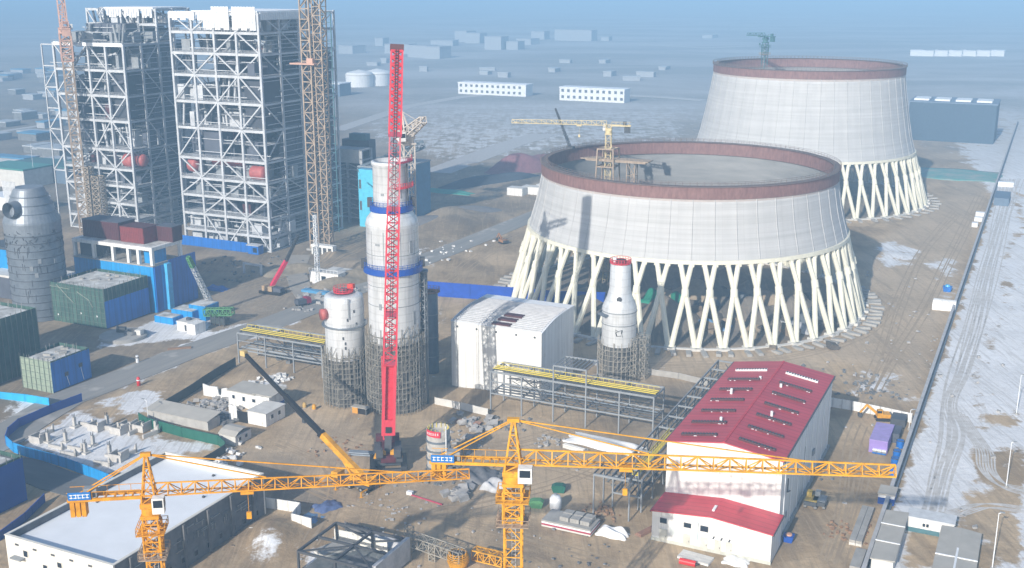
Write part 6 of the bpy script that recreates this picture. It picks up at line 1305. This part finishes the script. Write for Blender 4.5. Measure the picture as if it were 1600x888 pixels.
# white cab and small cranes in the left works yard
a, b = S(277, 516); t = thing('white_cabin', 'white site cabin with an open dark side next to the green drill rig', 'cabin', a, b); MB().box(0, 5.5, 0, 5, 0, 3).build('body', white, t); MB().box(5.5, 9, -1.6, 3.4, 0, 3.4).build('body', white, t); MB().box(3.2, 5.4, -.06, 0, .2, 2.2).build('door', dark, t); MB().box(-.15, 5.6, -.15, 5.1, 3, 3.2).build('roof', concw, t); MB().tube((3, 2.5, 3.2), (3, 2.5, 3.9), .9, None, 16).build('fan', slate, t)
a, b = S(340, 507); t = thing('drill_rig', 'green drill rig with a truss deck beside the white cabin', 'drill rig', a, b); MB().lattice((-5, 0, 3.6), (5, 2, 4.6), 2.2, 2.2, 7, .3, .2).build('deck', greenp, t); MB().box(-2, 4, -1, 1.6, .5, 2.6).build('body', M('rig_dark', (.05, .06, .06), .6), t)
for s_ in (-1.8, 0, 1.8, 3.6): MB().beam((s_, -1, 0), (s_, -1, 3.4), .3).build('leg', dark, t)
a, b = S(333, 488); t = thing('lattice_crane', 'pale lattice crane boom with a green tip in the left works yard', 'crane', a, b); tp = S(294, 402, 22); e = V3((tp[0] - a, tp[1] - b, 22)); k = V3((0, 0, 1.5))
MB().lattice(k, k.lerp(e, .82), 1.6, 1.2, 16, .18, .13).build('boom', M('pale_steel', (.5, .53, .55), .5), t); MB().lattice(k.lerp(e, .82), e, 1.2, 1.0, 4, .3, .25).build('boom_tip', greenp, t); MB().box(-1.5, 2.5, -1.2, 1.2, .5, 1.9).build('body', slate, t); MB().box(-2.2, 2.8, -1.7, -.9, 0, .6).build('track', black, t); MB().box(-2.2, 2.8, .9, 1.7, 0, .6).build('track', black, t)
a, b = S(424, 458); t = thing('crawler_crane', 'small crawler crane with a crimson boom base and thin dark boom', 'crawler crane', a, b); tp = S(447, 408, 11); e = V3((tp[0] - a, tp[1] - b, 11)); tp = S(466, 368, 24); e2 = V3((tp[0] - a, tp[1] - b, 24)); k = V3((0, 0, 2.2))
MB().beam(k, e, 1.3).build('boom_base', M('bright_crimson', (.62, .02, .07), .4), t); MB().lattice(e, e2, .8, .6, 10, .2, .12).build('boom', dark, t); MB().box(-3, 1.5, -1.6, 1.6, 1.0, 2.8).build('body', M('tan_machine', (.42, .30, .18), .6), t); MB().box(1.6, 5, -1.2, 1.4, .9, 2.4).build('engine', slate, t)
for s_ in (-2.2, 1.5): MB().box(-4, 5.4, s_, s_ + .8, 0, 1.0).build('track', black, t)
a, b = S(473, 478); t = thing('maroon_truck', 'maroon truck parked at the edge of the main road', 'truck', a, b, 0, R(70)); MB().box(-2.6, 1.0, -1.2, 1.2, 1.0, 2.6).build('bed', slate, t); cb = MB().xz([(1.0, .8), (3.0, .8), (3.0, 1.9), (2.6, 3.0), (1.0, 3.0)], -1.2, 1.2).build('cab', M('maroon', (.28, .02, .07), .4), t); MB().box(2.7, 2.92, -1.0, 1.0, 1.9, 2.7).build('windscreen', glass, cb)
for x in (-1.8, 2.0):
    for s_ in (-1, 1): MB().tube((x, s_ * .8, .5), (x, s_ * 1.2, .5), .5, None, 14).build('wheel', black, t)
a, b = S(484, 440); t = thing('white_office', 'white office cabins with a railed roof under the hoist mast', 'cabin', a, b); MB().box(0, 13, 0, 5, 0, 4).build('walls', white, t); MB().box(0, 13, 5, 16, 0, 2.2).build('low_wing', concw, t); MB().box(-.2, 13.2, -.2, 5.2, 4, 4.2).build('roof', concw, t); windows(t, [(5.5, 7.5, 1.2, 2.8)], 'f', 0, glass, white)
mb = MB()
for k in range(9): mb.beam((k * 1.6, -.1, 4.2), (k * 1.6, -.1, 5.4), .12)
mb.beam((0, -.1, 5.4), (13, -.1, 5.4), .12); mb.build('roof_rail', whitem, t)
a, b = S(497, 442); mb = MB().lattice((0, 0, 0), (0, 0, 26), 1.4, 1.0, 14, .2, .14); mb.cbox(0, 0, .3, 3, 3, .6); solo(mb, 'radio_mast', whitem, 'slim white lattice mast beside the white office cabins', 'mast', a, b)
a, b = S(486, 397); t = thing('white_trestle', 'low white concrete trestle below the beige hoist mast', 'trestle', a, b)
MB().box(0, 11, 0, 3, 3.2, 4.2).build('deck', white, t)
for k in range(5): MB().box(.2 + k * 2.5, .9 + k * 2.5, .2, 2.8, 0, 3.2).build('leg', white, t)
a, b = S(487, 448); t = thing('blue_trough', 'flat blue trough lying below the white office cabins', 'trough', a + 1, b - 8); MB().box(0, 11, 0, 3, 0, .9).build('trough_body', M('dull_blue', (.08, .28, .50), .5), t); MB().box(.3, 10.7, .3, 2.7, .9, 1.0).build('lid', M('dull_blue', None), t)
a, b = S(380, 427); t = thing('steel_trestle', 'grey steel trestle standing in the left works yard', 'trestle', a, b); MB().box(0, 9, 0, .6, 3.6, 4.3).build('beam', steelw, t)
for x in (.3, 8.6): MB().beam((x, .3, 0), (x, .3, 3.6), .7).build('leg', steelw, t)
a, b = S(262, 548); pile('plank_stack', 'thin stack of brown planks on the snow by the road', 'planks', a, b, R(40), 2, 7, .5, .3, (wood, wood), 2)
# bottom edge: dark framed shed, white panels and winch frames
a, b = -121, 158; t = thing('frame_shed', 'black steel framed open shed full of sheets at the bottom edge', 'shed', a, b); L_, W_, H_ = 17, 12.4, 4.2
for x in (0, 8.5, 17):
    for y in (0, 13): MB().cbox(x, y, H_ / 2, .4, .4, H_).build('post', dark, t)
for y in (0, 6.5, 13): MB().beam((0, y, H_), (17, y, H_), .45).build('roof_beam', dark, t)
for x in (0, 8.5, 17): MB().beam((x, 0, H_), (x, 13, H_), .45).build('roof_beam', dark, t)
MB().beam((0, 13, H_), (8.5, 13, 2), .3).build('brace', dark, t); MB().beam((8.5, 13, 2), (17, 13, H_), .3).build('brace', dark, t); MB().beam((0, 0, H_), (8.5, 6.5, H_), .3).build('brace', dark, t); MB().beam((8.5, 6.5, H_), (17, 0, H_), .3).build('brace', dark, t)
MB().box(.5, 16.5, .5, 12.5, .05, .2).build('floor', M('shed_floor', (.07, .08, .08), .8, c2=(.22, .23, .23), scale=.5), t); MB().box(16.6, 17.4, .3, 12.8, .2, 5.0).build('side_sheeting', M('grey_sheet', None), t)
tarp('tarpaulin', 'white sheet lying inside the black framed shed', 613, 880, 4, 4, 1.0, tarpw, 21); tarp('tarpaulin', 'grey sheeting heaped at the back of the black framed shed', 610, 850, 9, 4, 1.6, M('grey_sheet', None), 22); tarp('tarpaulin', 'dark sheeting on the floor of the black framed shed', 560, 880, 7, 6, .8, M('dark_sheet', None), 23)
hoarding('barrier_wall', 'white scribbled panel wall behind the black framed shed', 'barrier', PX((524, 845), (560, 852), (605, 863)), 2.6, M('scribbled_white', (.74, .74, .70), .7, spots=((.25, .25, .25), 1.6, .62)), step=2.2)
hoarding('sheet_wall', 'corrugated grey sheet wall behind the white scribbled panels', 'wall', PX((540, 834), (580, 844)), 2.6, M('rib_grey', (.20, .20, .21), .6), step=.5)
t = pile('slab_stack', 'long grey slabs stacked left of the black framed shed', 'slabs', *S(505, 876), R(68), 3, 9, 1.6, .4, (conc, concw, conc), 2)
a, b = S(640, 862); mb = MB()
t = thing('scaffold_bridge', 'pale scaffold bridge at the bottom edge right of the black framed shed', 'scaffold', a, b); MB().lattice((0, 0, 3), (13, -2, 3), 2.2, 2.2, 9, .16, .1).build('bridge', scaffy, t)
for x in (0, 6, 12): MB().lattice((x, -.15 * x, 0), (x, -.15 * x, 5.4 if x == 0 else 3), 1.4, 1.4, 4, .14, .1).build('tower', scaffy, t)
a, b = S(716, 886); t = thing('winch_drum', 'round yellow cage drum at the bottom edge left of the crane mast', 'winch drum', a, b)
for k in range(9): o = MB().lathe(ring(1.55 + .5 * math.sin(k * .4), 1.75 + .5 * math.sin(k * .4), .5 + k * .32, .62 + k * .32), 20, cap=False).build('hoop', yellow, t)
for k in range(12): MB().beam((1.7 * math.cos(k * .5236), 1.7 * math.sin(k * .5236), 0), (1.7 * math.cos(k * .5236), 1.7 * math.sin(k * .5236), 3.4), .14).build('bar', yellow, t)
MB().lathe([(1.5, 0), (1.5, 2.8), (.02, 2.8)], 18).build('drum_core', dark, t)
a, b = S(762, 880); t = thing('yellow_platform', 'yellow steel platform frame against the foot of the crane mast', 'platform', a, b); MB().lattice((-3, 0, 1.5), (3.5, 0, 1.5), 2, 2, 5, .22, .16).build('truss', yellow, t)
for x in (-2.5, 3): MB().beam((x, 0, 0), (x, 0, .8), .3).build('leg', yellow, t)
# tanks and boxes by the boundary wall further back
a, b = S(1456, 484); t = thing('white_tank', 'white half round tank lying beside the boundary wall', 'tank', a, b); pr = [(math.cos(q) * 3.0 + 3, math.sin(q) * 3.4) for q in np.linspace(0, math.pi, 12)]
MB().yz(pr, 0, 7.5).build('shell', white, t, False); MB().yz([(.4, .2), (5.6, .2), (5.4, 2.6), (3, 3.1), (.6, 2.6)], -.08, -.01).build('end_plate', concw, t)
a, b = S(1480, 455); t = thing('blue_skip', 'small blue tub beside the white half round tank', 'tub', a, b); MB().xz([(-1.2, 0), (1.2, 0), (1.6, 1.8), (-1.6, 1.8)], -1.4, 1.4).build('tub', blue, t); MB().lathe([(1.0, 1.8), (.8, 2.4), (.02, 2.5)], 14).build('lid', M('pale_blue_panel', None), t)
for k, (px, py) in enumerate(((1524, 338), (1522, 346), (1518, 355))):
    a, b = S(px, py); crate('site_box', 'small white box in the row by the boundary wall, ' + ('farthest', 'middle', 'nearest')[k] + ' of three', 'box', whitem, a, b, 0, 4.5 - k, 3, 2, 0, 'white boxes by the boundary wall')
for k, (px, py, sx) in enumerate(((792, 305, 9), (815, 303, 16), (838, 300, 10))):
    a, b = S(px, py); crate('white_shed', 'white shed left of the nearer cooling tower, ' + ('leftmost', 'middle', 'rightmost')[k] + ' of three', 'shed', white, a, b, 0, sx, 6, 4, 0, 'white sheds left of the nearer cooling tower', concw)
# ------------------------------------------------------------------ distance
rnd = random.Random(77)
def far_block(label, px, py, wd, dp, h, m=farw, roofm=snow, rows=0, rot=0., group=None, cat='building', name='far_building'):
    a, b = S(px, py); t = thing(name, label, cat, a, b, 0, rot, group)
    MB().box(-wd / 2, wd / 2, 0, dp, 0, h).build('walls', m, t); MB().box(-wd / 2 - .5, wd / 2 + .5, -.5, dp + .5, h, h + .8).build('roof', roofm, t)
    for r_ in range(rows):
        mb = MB()
        for k in range(int(wd / 6)): x = -wd / 2 + 2 + k * 6; mb.box(x, x + 2.6, -.2, -.02, h * (r_ + .35) / rows, h * (r_ + .8) / rows)
        tag(mb.build('window', slate, t), kind='stuff')
    return t
far_block('long low white dormitory in the far field, left of two', 768, 149, 76, 16, 11, rows=2); far_block('long low white dormitory in the far field, right of two', 924, 159, 66, 16, 12, rows=2)
for k, (px, py, r_) in enumerate(((562, 135, 15), (590, 133, 15))):
    a, b = S(px, py); t = thing('storage_tank', 'broad pale storage tank far beyond the boilers, ' + ('left', 'right') + ' of two' if False else 'broad pale storage tank far beyond the boilers, %s of two' % ('left', 'right')[k], 'tank', a, b, 0, 0, 'far storage tanks'); MB().lathe([(r_, 0), (r_, 13), (r_ * .9, 15), (.02, 18)], 30).build('shell', farw, t); MB().lathe(ring(r_, r_ + .5, 12.4, 13.2), 30, cap=False).build('rim', concw, t)
farc = M('far_hazed_wall', (.34, .36, .39), .8)  # grey tone imitates haze over pale far walls
city = [(620, 84, 60, 28), (652, 90, 50, 34), (675, 92, 40, 34), (690, 72, 60, 18), (720, 66, 40, 40), (738, 68, 44, 36), (770, 78, 44, 42), (800, 78, 30, 26), (818, 70, 44, 20), (840, 62, 40, 30), (895, 64, 110, 40), (945, 64, 22, 14), (540, 84, 44, 24), (592, 72, 22, 26), (1105, 60, 30, 12)]
for k, (px, py, wd, h) in enumerate(city):
    far_block('pale far off city block in the haze beyond the fields', px, py, wd * .7, 30, h * .5, farc, farc, 0, rnd.uniform(-.2, .2), 'city blocks on the horizon')
for k in range(6): far_block('row of low white sheds far behind the farther cooling tower', 1440 + k * 22, 88, 34, 24, 8, farw, snow, 0, 0, 'white sheds behind the farther tower')
teal_roof = M('far_blue_roof', (.08, .24, .40), .5); sheds = []
for k in range(40):
    px, py = rnd.uniform(-10, 105), rnd.choice((118, 126, 150, 158, 185, 196, 212, 220, 238, 246, 262, 272)) + rnd.uniform(-3, 3); dd = rnd.random()
    far_block(('pale far shed with a roof greyed for haze in the hazy district left of the boilers', 'far shed with a blue roof in the hazy district left of the boilers')[dd > .62], px, py, rnd.uniform(10, 30), rnd.uniform(8, 14), rnd.uniform(3, 6), rnd.choice((farc, concd)), teal_roof if dd > .62 else M('far_roof', (.40, .43, .46), .7), 0, R(rnd.choice((0, 0, 90))), 'sheds in the district left of the boilers')  # roof tone dimmed so the sheds fade as if in haze
for k in range(16):
    px, py = rnd.uniform(525, 1060), rnd.uniform(98, 128); far_block('small pale far house among the hazy fields', px, py, rnd.uniform(8, 24), rnd.uniform(8, 12), rnd.uniform(3, 6), farc, M('far_roof', None), 0, R(rnd.choice((0, 90, 20))), 'small houses in the far fields')
far_block('green roofed hall at the left edge behind the big silo', 5, 292, 34, 20, 10, concw, M('roof_green', (.05, .24, .22), .6)); far_block('long grey hall with a snowy roof behind the big silo', 62, 284, 46, 20, 9, M('blue_grey_panel', None), M('roof_green_dark', (.05, .14, .15), .6)); far_block('white flat hall left of the big silo', 10, 330, 30, 14, 6, white, snow)
far_block('dark low building left behind the netted buildings', 30, 470, 30, 14, 8, slate, concw); far_block('blue sided building at the left edge beside the big silo', 8, 455, 16, 14, 16, blue2, M('dark_steel', None))
far_block('dark blue hall with white roof lights beyond the farther cooling tower', 1483, 222, 58, 40, 27, M('hall_navy', (.05, .085, .13), .7), M('hall_roof', (.16, .22, .30), .7))
a, b = S(1480, 190, 34)
for k in range(4): crate('roof_light', 'white roof light on the dark hall beyond the farther cooling tower', 'roof light', whitem, *(np.array(S(1483, 222)) + np.array((-27 + 14 * k, 8))), 27.8, 10, 18, 1.2, 0, 'roof lights on the dark hall')
far_block('teal low hall far beyond the boilers', 505, 150, 40, 20, 12, M('blue_grey_panel', None), snow)
def mound(name, label, px, py, sx, sy, h, m, rot=0., seed=0):
    r = random.Random(seed); mb = MB(); n, k = 26, 14; vs = []; fs = []; ph = [(r.uniform(1, 4), r.uniform(1, 4), r.uniform(0, 6)) for _ in range(6)]
    for i in range(n + 1):
        for j in range(k + 1):
            u, v = i / n * 2 - 1, j / k * 2 - 1; e = max(0, 1 - u ** 4) * max(0, 1 - v * v); vs.append((u * sx / 2, v * sy / 2, h * e * (.75 + .1 * sum(math.sin(a_ * 2 * u + b_ * v + p) for a_, b_, p in ph)) - .3))
    for i in range(n):
        for j in range(k): q = i * (k + 1) + j; fs.append((q, q + k + 1, q + k + 2, q + 1))
    mb.add(vs, fs); a, b = S(px, py); o = mb.build(name, m, smooth=True); x, y = S2W(a, b); o.location = (x, y, 0); o.rotation_euler = (0, 0, TH + rot); return tag(o, label, 'spoil heap')
mound('spoil_heap', 'long dark spoil heap beyond the absorber tower', 765, 284, 75, 14, 5, M('heap_dark', (.06, .075, .10), .95), R(70), 3)
mound('spoil_heap', 'reddish purple spoil heap left of the nearer cooling tower rim', 830, 266, 60, 20, 10, M('heap_red', (.22, .10, .12), .9), R(60), 4)
mound('spoil_heap', 'earth heap with scrub beside the main road', 545, 440, 34, 12, 5, M('heap_earth', (.20, .165, .12), .95, c2=(.32, .27, .20)), R(72), 5)
mound('spoil_heap', 'grey ploughed heap behind the far road', 690, 345, 80, 26, 4, M('heap_grey', (.20, .19, .19), .95), R(80), 6)
mound('spoil_heap', 'brown heap behind the red crawler crane in the left works yard', 455, 425, 24, 10, 3.5, M('heap_earth', None), R(60), 7)
for k, (px, py, sx, sy, h, m, lb) in enumerate(((1075, 470, 30, 20, 7, M('heap_tan', (.34, .27, .19), .95), 'tan heap inside the nearer cooling tower, behind the green netting'), (1150, 485, 26, 16, 6, M('heap_slate', (.13, .15, .17), .9), 'slate grey heap inside the nearer cooling tower, left of centre'), (1215, 480, 24, 18, 8, M('heap_tan', None), 'tan heap inside the nearer cooling tower, right of centre'), (1270, 500, 20, 12, 5, M('heap_slate', None), 'slate grey heap inside the nearer cooling tower by the right hand legs'), (1180, 520, 18, 9, 3.5, M('heap_tan', None), 'low tan heap close behind the front legs of the nearer cooling tower'), (900, 470, 22, 12, 5, M('heap_slate', None), 'slate grey heap inside the nearer cooling tower by the left hand legs'))):
    mound('spoil_heap', lb, px, py, sx, sy, h, m, R(20 * k), 30 + k)
tarp('tarpaulin', 'grey sheet over a heap inside the nearer cooling tower', 1235, 515, 14, 9, 3.5, M('grey_sheet', None), 41); tarp('tarpaulin', 'blue grey sheet over a heap inside the nearer cooling tower', 1110, 512, 16, 8, 3.2, M('steel_blue_sheet', None), 42)
for k, (px, py, n_, sp_, sz_) in enumerate(((852, 690, 26, 2.2, .8), (985, 748, 40, 3.2, .7), (940, 800, 30, 2.4, .7), (610, 800, 30, 4, .6), (800, 660, 24, 3, .8), (530, 700, 26, 4, .6), (720, 700, 40, 4, .9), (1300, 740, 24, 3, .6), (1325, 830, 40, 2.5, .7), (580, 860, 40, 5, .6), (900, 870, 30, 5, .5))):
    rocks('rubble', 'scattered site scrap and offcuts on the yard', px, py, n_, sp_, sz_, (rock, concd, wood)[k % 3], 60 + k)
def bundle(lb, px, py, n_, L_, r_, m, rot):
    a, b = S(px, py); t = thing('pipe_bundle', lb, 'pipe bundle', a, b, 0, rot)
    for k in range(n_): MB().tube((0, (k % 4) * r_ * 2.05, r_ + (k // 4) * r_ * 1.8), (L_, (k % 4) * r_ * 2.05, r_ + (k // 4) * r_ * 1.8), r_, None, 10).build('pipe', m, t)
bundle('bundle of grey pipes lying left of the crawler crane tracks', 545, 712, 7, 7, .28, alumd, .3); bundle('bundle of rusty bars lying beside the low white wall of the white hall', 705, 660, 8, 8, .2, M('rusty_steel', None), .1); bundle('bundle of pale pipes lying below the long pipe rack', 880, 700, 6, 6, .3, concw, -.2); bundle('bundle of rusty bars lying between the annex and the steel portal', 1000, 840, 7, 6, .2, M('rusty_steel', None), 1.2)
farroad = M('far_road', (.45, .44, .43), .9)
def fstrip(name, pts, wd): strip(name, [S(*p) for p in pts], wd, farroad, .15)
fstrip('far_road', [(525, 204), (640, 166), (720, 152), (760, 148)], 14); fstrip('far_road', [(960, 148), (1040, 152), (1100, 157)], 14); fstrip('far_road', [(680, 270), (800, 225), (850, 210)], 20); fstrip('far_road', [(1000, 70), (1100, 75), (1180, 72)], 20); fstrip('far_road', [(0, 262), (120, 232)], 8); fstrip('far_road', [(0, 206), (110, 190)], 8)
